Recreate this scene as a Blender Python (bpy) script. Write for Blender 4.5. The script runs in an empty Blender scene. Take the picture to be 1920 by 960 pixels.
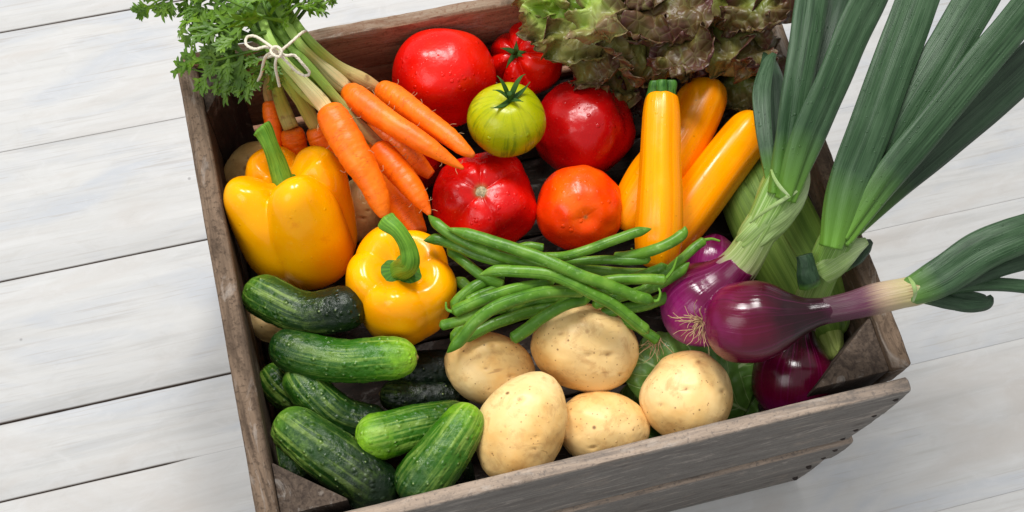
import bpy, math, random
import numpy as np
from mathutils import Vector, Matrix, noise as mnoise

sc = bpy.context.scene
# ------------------------------------------------------------------ camera
CAM = np.array([0.0899, -0.1565, 0.8875])
EUL = (0.3777, -0.0557, -0.2477)
FPX = 2322.3                                   # focal length in photo pixels (1920 wide)
cd = bpy.data.cameras.new('camera')
cam = bpy.data.objects.new('camera', cd)
sc.collection.objects.link(cam)
cam.location = CAM.tolist()
cam.rotation_euler = EUL
cd.sensor_width = 36
cd.lens = FPX / 1920 * 36
cd.clip_start = 0.02
cd.clip_end = 50
sc.camera = cam
# ------------------------------------------------------------------ light
w = bpy.data.worlds.new('World')
sc.world = w
w.use_nodes = True
w.node_tree.nodes['Background'].inputs[0].default_value = (1.0, 1.0, 1.0, 1)
w.node_tree.nodes['Background'].inputs[1].default_value = 0.54


def area(name, loc, target, sx, sy, power, col=(1, 1, 1)):
    l = bpy.data.lights.new(name, 'AREA')
    l.shape = 'RECTANGLE'
    l.size, l.size_y, l.energy, l.color = sx, sy, power, col
    o = bpy.data.objects.new(name, l)
    sc.collection.objects.link(o)
    o.location = loc
    o.rotation_euler = (Vector(target) - Vector(loc)).to_track_quat('-Z', 'Y').to_euler()
    return o


area('window_light', (-0.30, 1.75, 2.60), (0.2, 0.2, 0), 0.45, 0.85, 57, (1.0, 0.985, 0.96))
area('window_light', (0.72, 1.80, 2.60), (0.3, 0.2, 0), 0.45, 0.85, 57, (1.0, 0.985, 0.96))
area('soft_fill_light', (-1.3, -0.3, 1.9), (0.2, 0.2, 0), 1.2, 1.2, 16, (1, 1, 1))
sc.view_settings.view_transform = 'Standard'
sc.view_settings.look = 'None'
sc.view_settings.exposure = 0.0
sc.view_settings.gamma = 1.0
sc.cycles.max_bounces = 8
sc.cycles.glossy_bounces = 3
sc.cycles.use_denoising = True

# ------------------------------------------------------------------ maths helpers
a_, b_, c_ = EUL
ROT = np.array((Matrix.Rotation(c_, 3, 'Z') @ Matrix.Rotation(b_, 3, 'Y') @ Matrix.Rotation(a_, 3, 'X')))
RIGHT, UPV, BACK = ROT[:, 0], ROT[:, 1], ROT[:, 2]


def P(px, py, z=0.0):
    """3-D point at height z seen in direction (px, py) of the photograph."""
    d = ROT @ np.array([(px - 960) / FPX, -(py - 480) / FPX, -1.0])
    return CAM + d * (z - CAM[2]) / d[2]


def S(p, px):
    """metric size of a length of px pixels at the depth of point p."""
    return px * float((CAM - np.asarray(p)) @ BACK) / FPX


def nrm(v):
    v = np.asarray(v, float)
    return v / (np.linalg.norm(v, axis=-1, keepdims=True) + 1e-12)


def D(r, u, b):
    """world direction from (image right, image up, towards the viewer)."""
    return nrm(r * RIGHT + u * UPV + b * BACK)


def smooth(pts, n):
    """Catmull-Rom through rows of pts, n samples, by arc length."""
    pts = np.asarray(pts, float)
    if len(pts) == 2:
        t = np.linspace(0, 1, n)[:, None]
        return pts[0] * (1 - t) + pts[1] * t
    q = np.vstack([2 * pts[0] - pts[1], pts, 2 * pts[-1] - pts[-2]])
    out = []
    for i in range(1, len(q) - 2):
        t = np.linspace(0, 1, 24, endpoint=False)[:, None]
        p0, p1, p2, p3 = q[i - 1], q[i], q[i + 1], q[i + 2]
        out.append(.5 * (2 * p1 + (p2 - p0) * t + (2 * p0 - 5 * p1 + 4 * p2 - p3) * t ** 2 + (3 * p1 - p0 - 3 * p2 + p3) * t ** 3))
    out = np.vstack(out + [pts[-1:]])
    L = np.r_[0, np.cumsum(np.linalg.norm(np.diff(out[:, :3], axis=0), axis=1))]
    s = np.linspace(0, L[-1], n)
    return np.stack([np.interp(s, L, out[:, k]) for k in range(out.shape[1])], 1)


def noise3(V, scale, seed=0.0, octaves=1):
    V = np.asarray(V)
    sh = V.shape[:-1]
    F = V.reshape(-1, 3) * scale + np.array([seed * 7.13, seed * 3.7, seed * 11.9])
    if octaves == 1:
        r = [mnoise.noise(p) for p in F.tolist()]
    else:
        r = [mnoise.fractal(p, 1.0, 2.0, octaves) for p in F.tolist()]
    return np.array(r).reshape(sh)


# ------------------------------------------------------------------ object helpers
def link(o):
    sc.collection.objects.link(o)
    return o


def tag(o, label=None, cat=None, group=None, kind=None):
    if label: o['label'] = label
    if cat: o['category'] = cat
    if group: o['group'] = group
    if kind: o['kind'] = kind
    return o


def thing(name, loc, label, cat, group=None):
    o = bpy.data.objects.new(name, None)
    o.empty_display_size = 0.02
    link(o)
    o.location = [float(x) for x in loc]
    return tag(o, label, cat, group)


def wloc(o):
    v = Vector(o.location)
    while o.parent:
        o = o.parent
        v += Vector(o.location)
    return v


def mesh(name, V, F, mat, parent=None, pv=None, mk=None, flat=False):
    """V in world coordinates; pv: vector attribute per vertex; mk: scalar attribute."""
    V = np.asarray(V, float).reshape(-1, 3)
    org = V.mean(0)
    me = bpy.data.meshes.new(name)
    me.from_pydata((V - org).tolist(), [], F)
    if pv is not None:
        at = me.attributes.new('pv', 'FLOAT_VECTOR', 'POINT')
        at.data.foreach_set('vector', np.asarray(pv, dtype=np.float32).reshape(-1))
    if mk is not None:
        at = me.attributes.new('mk', 'FLOAT', 'POINT')
        at.data.foreach_set('value', np.asarray(mk, dtype=np.float32).reshape(-1))
    me.materials.append(mat)
    if not flat:
        me.polygons.foreach_set('use_smooth', [True] * len(me.polygons))
    me.update()
    o = link(bpy.data.objects.new(name, me))
    if parent is not None:
        o.parent = parent
        o.location = Vector(org.tolist()) - wloc(parent)
    else:
        o.location = org.tolist()
    return o


def loft_faces(nr, nc, off=0, wrap=True, cap=True):
    F = []
    m = nc if wrap else nc - 1
    for i in range(nr - 1):
        a = off + i * nc
        for j in range(m):
            k = (j + 1) % nc
            F.append((a + j, a + k, a + nc + k, a + nc + j))
    if cap and wrap:
        F.append(tuple(off + j for j in range(nc - 1, -1, -1)))
        F.append(tuple(off + (nr - 1) * nc + j for j in range(nc)))
    return F


def frames(C, ref):
    T = nrm(np.gradient(C, axis=0))
    ref = np.asarray(ref, float)
    N = nrm(ref - (T @ ref)[:, None] * T)
    B = np.cross(T, N)
    return T, N, B


def tube(C, r, nc=24, ref=None, flat=1.0, mod=None, twist=0.0):
    """rings round centreline C; r per ring; flat squeezes along the ref direction;
    mod(s, ang) -> radius factor. returns V, F, pv=(s, cos, sin)."""
    C = np.asarray(C, float)
    n = len(C)
    r = np.broadcast_to(np.asarray(r, float), (n,))
    fl = np.broadcast_to(np.asarray(flat, float), (n,))
    T, N, B = frames(C, BACK if ref is None else ref)
    s = np.linspace(0, 1, n)
    a = np.arange(nc) / nc * 2 * math.pi
    SS, AA = np.meshgrid(s, a, indexing='ij')
    A2 = AA + twist * SS
    rr = r[:, None] * (mod(SS, AA) if mod else 1.0)
    V = C[:, None, :] + rr[..., None] * (np.sin(A2)[..., None] * B[:, None, :] + fl[:, None, None] * np.cos(A2)[..., None] * N[:, None, :])
    pv = np.stack([SS, np.cos(AA), np.sin(AA)], -1)
    return V, loft_faces(n, nc), pv


def capr(n, r, e0=0.12, e1=0.12, p=0.5):
    """round the two ends of a radius list."""
    s = np.linspace(0, 1, n)
    k = np.ones(n)
    if e0 > 0:
        m = s < e0
        k[m] *= np.maximum(1 - (1 - s[m] / e0) ** 2, 0.0004) ** p
    if e1 > 0:
        m = s > 1 - e1
        k[m] *= np.maximum(1 - (1 - (1 - s[m]) / e1) ** 2, 0.0004) ** p
    return np.asarray(r) * k


def path(pts, n, z=None):
    """pts rows (px, py, z[, rpx]) -> world centreline, metric radii (ends sampled denser)."""
    W = []
    for q in pts:
        p = P(q[0], q[1], q[2])
        W.append(list(p) + ([S(p, q[3])] if len(q) > 3 else [0]))
    out = smooth(W, 200)
    t = .5 - .5 * np.cos(np.linspace(0, math.pi, n))
    t = .45 * t + .55 * np.linspace(0, 1, n)
    idx = t * 199
    out = np.stack([np.interp(idx, np.arange(200), out[:, k]) for k in range(4)], 1)
    return out[:, :3], out[:, 3]


def rebase(C, r):
    return C, r


def basis(ax, spin=0.0):
    ax = nrm(ax)
    h = BACK if abs(ax @ BACK) < .95 else UPV
    x = nrm(np.cross(h, ax))
    y = np.cross(ax, x)
    c, s = math.cos(spin), math.sin(spin)
    return np.stack([c * x + s * y, -s * x + c * y, ax])      # rows


def blob(center, ax, spin, f, nu=72, nv=96):
    """f(theta, phi) -> local xyz (metric). rows of V[0] = pole on +axis."""
    th = np.linspace(0.0008, math.pi - 0.0008, nu)
    ph = np.arange(nv) / nv * 2 * math.pi
    TH, PH = np.meshgrid(th, ph, indexing='ij')
    L = f(TH, PH)
    V = L @ basis(ax, spin) + np.asarray(center)
    pv = np.stack([TH / math.pi, np.cos(PH), np.sin(PH)], -1)
    return V, loft_faces(nu, nv), pv, L


# ------------------------------------------------------------------ materials
def lin(*c):
    return tuple([((x / 255 + .055) / 1.055) ** 2.4 if x > 10 else x / 255 / 12.92 for x in c]) + (1,)


class NT:
    def __init__(s, name):
        s.m = bpy.data.materials.new(name)
        s.m.use_nodes = True
        s.t = s.m.node_tree
        s.b = s.t.nodes['Principled BSDF']

    def n(s, typ, ins=None, **kw):
        nd = s.t.nodes.new(typ)
        for k, v in kw.items(): setattr(nd, k, v)
        for k, v in (ins or {}).items(): s.put(nd.inputs[k], v)
        return nd

    def put(s, i, v):
        if isinstance(v, bpy.types.NodeSocket): s.t.links.new(v, i)
        else: i.default_value = v

    def math(s, op, a, b=0.0, c=0.0, clamp=False):
        nd = s.n('ShaderNodeMath', {0: a, 1: b, 2: c}, operation=op)
        nd.use_clamp = clamp
        return nd.outputs[0]

    def mix(s, f, a, b, blend='MIX'):
        nd = s.n('ShaderNodeMix', data_type='RGBA', blend_type=blend)
        s.put(nd.inputs[0], f); s.put(nd.inputs[6], a); s.put(nd.inputs[7], b)
        return nd.outputs[2]

    def ramp(s, f, stops, interp='LINEAR'):
        nd = s.n('ShaderNodeValToRGB', {0: f})
        cr = nd.color_ramp
        cr.interpolation = interp
        while len(cr.elements) < len(stops): cr.elements.new(0.5)
        for e, (p, c) in zip(cr.elements, stops):
            e.position = p
            e.color = c if isinstance(c, (tuple, list)) else (c, c, c, 1)
        return nd.outputs[0]

    def obj(s, spread=3.0):
        tc = s.n('ShaderNodeTexCoord')
        oi = s.n('ShaderNodeObjectInfo')
        off = s.n('ShaderNodeVectorMath', {0: oi.outputs['Location'], 1: (31.7, 47.1, 19.3)}, operation='MULTIPLY')
        return s.n('ShaderNodeVectorMath', {0: tc.outputs['Object'], 1: off.outputs[0]}, operation='ADD').outputs[0]

    def attr(s, name='pv'):
        return s.n('ShaderNodeAttribute', attribute_name=name)

    def pvs(s, a, b):
        """pv scaled: along by a, around by b -> streaks running lengthwise, shifted per object."""
        oi = s.n('ShaderNodeObjectInfo')
        v = s.n('ShaderNodeVectorMath', {0: s.attr().outputs['Vector'], 1: (a, b, b)}, operation='MULTIPLY').outputs[0]
        off = s.n('ShaderNodeVectorMath', {0: oi.outputs['Location'], 1: (31.7, 47.1, 19.3)}, operation='MULTIPLY').outputs[0]
        return s.n('ShaderNodeVectorMath', {0: v, 1: off}, operation='ADD').outputs[0]

    def s_along(s):
        return s.n('ShaderNodeSeparateXYZ', {0: s.attr().outputs['Vector']}).outputs[0]

    def noise(s, vec, scale, detail=3, rough=.55, dist=0.0):
        return s.n('ShaderNodeTexNoise', {'Vector': vec, 'Scale': scale, 'Detail': detail, 'Roughness': rough, 'Distortion': dist}).outputs[0]

    def vor(s, vec, scale, **kw):
        return s.n('ShaderNodeTexVoronoi', {'Vector': vec, 'Scale': scale}, **kw)

    def bump(s, h, strength=.5, dist=.001, normal=None):
        nd = s.n('ShaderNodeBump', {'Strength': strength, 'Distance': dist, 'Height': h})
        if normal is not None: s.put(nd.inputs['Normal'], normal)
        return nd.outputs[0]

    def drops(s, vec, scale=170, thr=.62, size=.36, cover_scale=20, normal=None, dist=.0009):
        """water droplets standing on the skin: domes on randomly chosen cells."""
        v = s.vor(vec, scale)
        rnd = s.n('ShaderNodeSeparateColor', {0: v.outputs['Color']})
        cov = s.math('ADD', rnd.outputs[0], s.math('MULTIPLY', s.math('SUBTRACT', s.noise(vec, cover_scale, 2), .5), 0.9))
        on = s.math('GREATER_THAN', cov, thr)
        rad = s.math('MULTIPLY', s.math('MULTIPLY_ADD', rnd.outputs[1], .7, .3), size)
        q = s.math('DIVIDE', v.outputs['Distance'], rad)
        dome = s.math('POWER', s.math('MAXIMUM', s.math('SUBTRACT', 1.0, s.math('MULTIPLY', q, q)), 0.0), 0.5)
        h = s.math('MULTIPLY', s.math('MULTIPLY', dome, on), rad)
        return s.bump(h, 0.75, dist * 3, normal), s.math('MULTIPLY', on, s.math('GREATER_THAN', dome, 0.02))

    def out(s, color, rough=.4, spec=.5, coat=0.0, coat_r=.08, normal=None, sss=0.0, sss_r=(1, .3, .1), sheen=0, trans=0):
        b = s.b
        s.put(b.inputs['Base Color'], color)
        s.put(b.inputs['Roughness'], rough)
        s.put(b.inputs['Specular IOR Level'], spec)
        s.put(b.inputs['Coat Weight'], coat)
        s.put(b.inputs['Coat Roughness'], coat_r)
        if normal is not None:
            s.put(b.inputs['Normal'], normal)
            s.put(b.inputs['Coat Normal'], normal)
        if sss:
            b.inputs['Subsurface Weight'].default_value = sss
            b.inputs['Subsurface Radius'].default_value = sss_r
            b.inputs['Subsurface Scale'].default_value = 0.006
        return s.m


def leafmat(t, col, rough=.4, trans=.25, normal=None, coat=0.0, tcol=None):
    """principled + translucent mix for thin leaves."""
    t.out(col, rough, normal=normal, coat=coat)
    tr = t.n('ShaderNodeBsdfTranslucent')
    t.put(tr.inputs[0], col if tcol is None else tcol)
    if normal is not None: t.put(tr.inputs[1], normal)
    mx = t.n('ShaderNodeMixShader', {0: trans, 1: t.b.outputs[0], 2: tr.outputs[0]})
    t.t.links.new(mx.outputs[0], t.t.nodes['Material Output'].inputs[0])
    return t.m


def mat_floor():
    t = NT('whitewashed_boards')
    g = t.attr().outputs['Vector']            # metric x, y + board offset in z
    st = t.n('ShaderNodeVectorMath', {0: g, 1: (4, 60, 1)}, operation='MULTIPLY').outputs[0]
    st2 = t.n('ShaderNodeVectorMath', {0: g, 1: (7, 230, 1)}, operation='MULTIPLY').outputs[0]
    wide = t.n('ShaderNodeVectorMath', {0: g, 1: (3, 9, 1)}, operation='MULTIPLY').outputs[0]
    n1 = t.noise(st, 1.0, 5, .6, .6)
    n2 = t.noise(st2, 1.0, 4, .6)
    n3 = t.noise(wide, 1.6, 4, .55, .8)
    c = t.ramp(n1, [(.25, lin(168, 168, 167)), (.45, lin(184, 184, 183)), (.75, lin(192, 192, 191))])
    c = t.mix(t.ramp(n2, [(.30, .18), (.48, 0.0)]), c, lin(172, 165, 158))
    c = t.mix(t.ramp(n3, [(.50, 0.0), (.64, .8)]), c, lin(172, 176, 182))
    c = t.mix(t.ramp(n3, [(.30, .7), (.45, 0.0)]), c, lin(178, 173, 168))
    n6 = t.noise(t.n('ShaderNodeVectorMath', {0: g, 1: (16, 34, 1)}, operation='MULTIPLY').outputs[0], 1.3, 6, .72, 1.2)
    c = t.mix(t.ramp(n6, [(.52, 0.0), (.66, .3)]), c, lin(196, 196, 197))
    c = t.mix(t.ramp(n6, [(.34, .32), (.45, 0.0)]), c, lin(172, 170, 167))
    hl = t.noise(t.n('ShaderNodeVectorMath', {0: g, 1: (10, 420, 1)}, operation='MULTIPLY').outputs[0], 1.0, 3, .6, .3)
    c = t.mix(t.math('MULTIPLY', t.ramp(hl, [(.36, .5), (.43, 0.0)]), t.ramp(n3, [(.4, 0.0), (.6, 1.0)])), c, lin(160, 154, 148))
    # knots: few blue-grey patches
    v = t.vor(t.n('ShaderNodeVectorMath', {0: g, 1: (1, 1.7, 1)}, operation='MULTIPLY').outputs[0], 5.2)
    kn = t.math('MULTIPLY', t.ramp(v.outputs['Distance'], [(.02, 1.0), (.10, 0.0)]), t.ramp(t.n('ShaderNodeSeparateColor', {0: v.outputs['Color']}).outputs[0], [(.45, 0.0), (.5, 1.0)]))
    kn = t.math('MULTIPLY', kn, t.ramp(t.noise(g, 70, 4, .7), [(.4, .1), (.65, 1.0)]))
    c = t.mix(kn, c, lin(150, 152, 158))
    v2 = t.vor(g, 26)
    sp = t.math('MULTIPLY', t.ramp(v2.outputs['Distance'], [(.03, 1.0), (.055, 0.0)]), t.ramp(t.n('ShaderNodeSeparateColor', {0: v2.outputs['Color']}).outputs[0], [(.88, 0.0), (.9, 1.0)]))
    c = t.mix(t.math('MULTIPLY', sp, .6), c, lin(120, 118, 118))
    mk = t.attr('mk').outputs['Fac']
    c = t.mix(mk, c, lin(112, 100, 92))
    return t.out(c, .55, .35, normal=t.bump(t.math('ADD', n1, t.math('MULTIPLY', n2, .6)), .2, .0006))


def mat_wood(name, edge, face, dark, warm=0.0, edge_h=.002):
    """weathered board: pv = (along, across, through) metric. mk = 1 on the sawn, sun-bleached edge."""
    t = NT(name)
    g = t.attr().outputs['Vector']
    st = t.n('ShaderNodeVectorMath', {0: g, 1: (14, 260, 260)}, operation='MULTIPLY').outputs[0]
    st2 = t.n('ShaderNodeVectorMath', {0: g, 1: (5, 46, 46)}, operation='MULTIPLY').outputs[0]
    n1 = t.noise(st, 1.0, 5, .65, .5)
    n2 = t.noise(st2, 1.0, 4, .6, 1.0)
    n3 = t.noise(g, 45, 4, .6)
    n4 = t.noise(g, 320, 3, .6)
    mk = t.attr('mk').outputs['Fac']
    mke = t.math('ADD', mk, t.math('MULTIPLY', t.math('SUBTRACT', n3, .5), .5), clamp=True)
    c = t.mix(mke, face, edge)
    c = t.mix(t.ramp(n1, [(.30, .75), (.56, 0.0)]), c, dark)
    c = t.mix(t.ramp(n2, [(.34, .55), (.52, 0.0)]), c, dark)
    c = t.mix(t.ramp(n3, [(.56, 0.0), (.75, .30)]), c, edge)
    c = t.mix(t.ramp(n4, [(.34, .6), (.46, 0.0)]), c, dark)
    n5 = t.noise(t.n('ShaderNodeVectorMath', {0: g, 1: (9, 30, 30)}, operation='MULTIPLY').outputs[0], 1.6, 5, .7, 1.5)
    c = t.mix(t.ramp(n5, [(.36, .65), (.47, 0.0)]), c, dark)
    c = t.mix(t.ramp(n5, [(.56, 0.0), (.68, .45)]), c, t.mix(.35, edge, (.8, .78, .74, 1)))
    v = t.vor(g, 38)
    st_ = t.math('MULTIPLY', t.ramp(v.outputs['Distance'], [(.10, 1.0), (.30, 0.0)]), t.ramp(t.n('ShaderNodeSeparateColor', {0: v.outputs['Color']}).outputs[0], [(.82, 0.0), (.86, .75)]))
    c = t.mix(t.math('MULTIPLY', st_, n3), c, lin(52, 40, 34))
    return t.out(c, .8, .25, normal=t.bump(t.math('ADD', n1, t.math('MULTIPLY', n4, .8)), .7, .0012))


def mat_tomato(name, base, deep, light, wet=.6, lscale=14, stripes=None, coat=.5, thr=.66):
    t = NT(name)
    o = t.obj()
    n = t.noise(o, lscale, 3, .5)
    c = t.ramp(n, [(.3, deep), (.5, base), (.72, light)])
    sp = t.noise(o, 600, 2)
    c = t.mix(t.ramp(sp, [(.66, 0.0), (.74, .15)]), c, t.mix(.5, light, (1, .8, .5, 1)))
    if stripes:
        pv = t.pvs(1.2, 3.6)
        st = t.noise(pv, 1.6, 4, .6, .8)
        al = t.s_along()
        k = t.math('MULTIPLY', t.ramp(st, [(.50, 0.0), (.60, 1.0)]), t.ramp(al, [(.12, .2), (.5, .9)]))
        k = t.math('MULTIPLY', k, t.ramp(t.noise(o, 160, 3), [(.3, .25), (.55, 1.0)]))
        c = t.mix(k, c, stripes)
    mk = t.attr('mk').outputs['Fac']
    c = t.mix(mk, c, lin(150, 118, 70))
    nb = t.bump(t.noise(o, 60, 3), .45, .002)
    nb, dm = t.drops(o, 200, thr, .40, 24, nb, .0007)
    nb, dm2 = t.drops(o, 420, thr + .14, .36, 30, nb, .0003)
    return t.out(c, t.math('MULTIPLY_ADD', t.noise(o, 30, 2), .14, .19), .32, 0.0, .06, nb, sss=.04, sss_r=(1, .25, .1))


def mat_pepper():
    t = NT('yellow_pepper_skin')
    o = t.obj()
    n = t.noise(o, 16, 3)
    c = t.ramp(n, [(.3, lin(255, 152, 0)), (.5, lin(255, 168, 0)), (.72, lin(255, 182, 0))])
    al = t.s_along()
    c = t.mix(t.ramp(al, [(.55, 0.0), (.95, .55)]), c, lin(248, 128, 0))
    c = t.mix(t.ramp(t.noise(o, 420, 2), [(.62, 0.0), (.75, .25)]), c, lin(255, 214, 80))
    nb = t.bump(t.noise(o, 60, 2), .12, .002)
    nb, d = t.drops(o, 230, .95, .34, 16, nb, .0004)
    sc1 = t.ramp(t.noise(o, 48, 5, .7), [(.62, 0.0), (.70, .5)])
    c = t.mix(sc1, c, lin(236, 140, 10))
    return t.out(c, t.ramp(t.noise(o, 36, 3), [(.35, .14), (.65, .24)]), .30, .0, .06, nb, sss=.06, sss_r=(1, .5, .08))


def mat_green_stem(name, a, b, rough=.4):
    t = NT(name)
    o = t.obj()
    st = t.noise(t.pvs(1.5, 5), 1.6, 4, .6)
    c = t.ramp(st, [(.3, a), (.68, b)])
    c = t.mix(t.ramp(t.noise(o, 130, 3), [(.5, 0.0), (.72, .45)]), c, a)
    return t.out(c, rough, .28, .0, .2, t.bump(st, .5, .0012))


def mat_cuke(name, dark, mid, light, l0=0.0, l1=1.0, streak=.5):
    """light end at s=l0, dark end at s=l1."""
    t = NT(name)
    o = t.obj()
    al = t.s_along()
    k = t.n('ShaderNodeMapRange', {0: al, 1: l0, 2: l1}).outputs[0]
    st = t.noise(t.pvs(.9, 4.0), 1.5, 3, .55, .15)
    mt = t.noise(o, 110, 5, .7)
    base = t.ramp(t.math('ADD', k, t.math('MULTIPLY', t.math('SUBTRACT', mt, .5), .5)), [(0.0, light), (.28, mid), (.85, dark)])
    sk = t.math('MULTIPLY', t.math('MULTIPLY', t.ramp(st, [(.50, 0.0), (.60, 1.0)]), t.ramp(t.noise(o, 55, 4, .6), [(.36, .15), (.58, 1.0)])), t.math('SUBTRACT', 1.0, t.math('MULTIPLY', k, 1.05), clamp=True))
    c = t.mix(t.math('MULTIPLY', sk, streak), base, lin(172, 200, 92))
    c = t.mix(t.math('MULTIPLY', t.ramp(mt, [(.52, 0.0), (.66, .45)]), t.math('SUBTRACT', 1.1, k)), c, lin(120, 158, 60))
    # pale wart tips
    v = t.vor(o, 175)
    vr = t.n('ShaderNodeSeparateColor', {0: v.outputs['Color']}).outputs[0]
    tip = t.math('MULTIPLY', t.ramp(v.outputs['Distance'], [(.06, 1.0), (.16, 0.0)]), t.ramp(vr, [(.5, 0.0), (.55, 1.0)]))
    c = t.mix(t.math('MULTIPLY', tip, .55), c, lin(176, 198, 130))
    end = t.attr('mk').outputs['Fac']
    c = t.mix(end, c, lin(160, 140, 80))
    wart = t.ramp(v.outputs['Distance'], [(0.0, 1.0), (.45, 0.0)], 'EASE')
    h = t.math('ADD', t.math('MULTIPLY', wart, .5), t.math('MULTIPLY', mt, .8))
    nb = t.bump(h, .7, .0026)
    nb, d = t.drops(o, 420, .74, .36, 28, nb, .0004)
    return t.out(c, t.ramp(t.noise(o, 40, 3), [(.35, .22), (.65, .46)]), .34, .0, .12, nb)


def mat_potato():
    t = NT('potato_skin')
    o = t.obj()
    n = t.noise(o, 22, 4, .55)
    c = t.ramp(n, [(.28, lin(222, 168, 92)), (.45, lin(234, 194, 126)), (.7, lin(240, 210, 152))])
    c = t.mix(t.ramp(t.noise(o, 75, 5, .7, .5), [(.52, 0.0), (.66, .5)]), c, lin(192, 142, 86))
    for sc_, th, col, s0 in ((120, .66, lin(120, 78, 42), .10), (240, .55, lin(146, 98, 56), .14), (62, .84, lin(106, 62, 34), .10), (30, .80, lin(150, 96, 56), .07)):
        v = t.vor(o, sc_)
        vr = t.n('ShaderNodeSeparateColor', {0: v.outputs['Color']}).outputs[0]
        k = t.math('MULTIPLY', t.ramp(v.outputs['Distance'], [(s0 * .5, 1.0), (s0 * 1.3, 0.0)]), t.ramp(vr, [(th, 0.0), (th + .03, .85)]))
        c = t.mix(k, c, col)
    # thin scratches
    w_ = t.n('ShaderNodeVectorMath', {0: o, 1: (30, 260, 60)}, operation='MULTIPLY').outputs[0]
    scr = t.math('MULTIPLY', t.ramp(t.noise(w_, 1.0, 2, .5, 1.2), [(.66, 0.0), (.71, 1.0)]), t.ramp(t.noise(o, 30, 2), [(.52, 0.0), (.6, .55)]))
    c = t.mix(scr, c, lin(158, 112, 70))
    mk = t.attr('mk').outputs['Fac']
    c = t.mix(t.math('MULTIPLY', mk, t.ramp(t.noise(o, 200, 3), [(.3, .4), (.6, 1.0)])), c, lin(146, 98, 56))
    nb = t.bump(t.math('ADD', t.noise(o, 70, 4, .6), t.math('MULTIPLY', scr, -.4)), .35, .0014)
    nb, d = t.drops(o, 260, .86, .34, 16, nb, .0004)
    return t.out(c, .40, .32, .0, .18, nb, sss=.04, sss_r=(1, .6, .3))


def mat_carrot():
    t = NT('carrot_skin')
    o = t.obj()
    al = t.s_along()
    pv = t.pvs(26, 1.2)
    rings = t.noise(pv, 1.3, 4, .6)
    c = t.ramp(t.noise(o, 40, 3), [(.3, lin(240, 96, 2)), (.6, lin(250, 116, 8)), (.8, lin(252, 132, 22))])
    c = t.mix(t.ramp(rings, [(.30, .4), (.40, 0.0)]), c, lin(206, 84, 12))
    c = t.mix(t.ramp(rings, [(.62, 0.0), (.70, .3)]), c, lin(248, 150, 60))
    cr = t.noise(t.pvs(60, 1.6), 1.3, 2, .5)
    crk = t.math('MULTIPLY', t.ramp(t.math('ABSOLUTE', t.math('SUBTRACT', cr, .5)), [(.008, 1.0), (.03, 0.0)]), t.ramp(t.noise(o, 90, 3), [(.48, 0.0), (.6, .8)]))
    c = t.mix(crk, c, lin(176, 66, 14))
    crown = t.ramp(al, [(.0, 1.0), (.055, 0.0)])
    c = t.mix(t.math('MULTIPLY', crown, .8), c, lin(146, 84, 34))
    c = t.mix(t.ramp(al, [(.9, 0.0), (1.0, .5)]), c, lin(200, 110, 50))
    return t.out(c, .40, .32, .0, .12, t.bump(t.math('ADD', rings, t.math('MULTIPLY', t.noise(o, 260, 2), .3)), .5, .0008), sss=.06, sss_r=(1, .5, .1))


def mat_bean():
    t = NT('bean_skin')
    o = t.obj()
    oi = t.n('ShaderNodeObjectInfo').outputs['Random']
    c = t.ramp(t.noise(o, 60, 4), [(.3, lin(60, 102, 22)), (.5, lin(88, 134, 34)), (.72, lin(120, 160, 58))])
    c = t.mix(t.math('MULTIPLY', oi, .45), c, lin(62, 108, 26))
    pv = t.n('ShaderNodeSeparateXYZ', {0: t.attr().outputs['Vector']})
    seam = t.ramp(t.math('ABSOLUTE', t.math('SUBTRACT', pv.outputs[2], .45)), [(.0, 1.0), (.08, 0.0)])
    seam = t.math('MULTIPLY', seam, t.math('GREATER_THAN', pv.outputs[1], 0.0))
    c = t.mix(t.math('MULTIPLY', seam, .6), c, lin(40, 84, 28))
    c = t.mix(t.ramp(t.noise(o, 300, 2), [(.6, 0.0), (.72, .35)]), c, lin(150, 184, 110))
    al = pv.outputs[0]
    nb = t.bump(t.math('SUBTRACT', t.noise(o, 140, 3), seam), .35, .001)
    nb, d = t.drops(o, 340, .84, .36, 20, nb, .0004)
    return t.out(c, .34, .30, .0, .15, nb)


def mat_zucchini():
    t = NT('yellow_zucchini_skin')
    o = t.obj()
    st = t.noise(t.pvs(.5, 2.2), 1.5, 3)
    c = t.ramp(st, [(.35, lin(252, 146, 0)), (.6, lin(255, 164, 0))])
    c = t.mix(t.ramp(t.noise(o, 30, 3), [(.5, 0.0), (.75, .4)]), c, lin(252, 146, 0))
    al = t.s_along()
    c = t.mix(t.ramp(al, [(.86, 0.0), (1.0, .3)]), c, lin(214, 150, 30))
    v = t.vor(o, 90)
    vr = t.n('ShaderNodeSeparateColor', {0: v.outputs['Color']}).outputs[0]
    c = t.mix(t.math('MULTIPLY', t.ramp(v.outputs['Distance'], [(.04, 1.0), (.1, 0.0)]), t.ramp(vr, [(.85, 0.0), (.88, .6)])), c, lin(176, 106, 8))
    nb = t.bump(st, .25, .002)
    nb, d = t.drops(o, 260, .86, .34, 12, nb, .0004)
    c = t.mix(t.ramp(t.noise(o, 260, 4, .7), [(.60, 0.0), (.70, .5)]), c, lin(224, 140, 10))
    return t.out(c, t.ramp(t.noise(o, 50, 4), [(.35, .16), (.65, .36)]), .26, .0, .1, nb, sss=.05, sss_r=(1, .5, .08))


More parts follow.
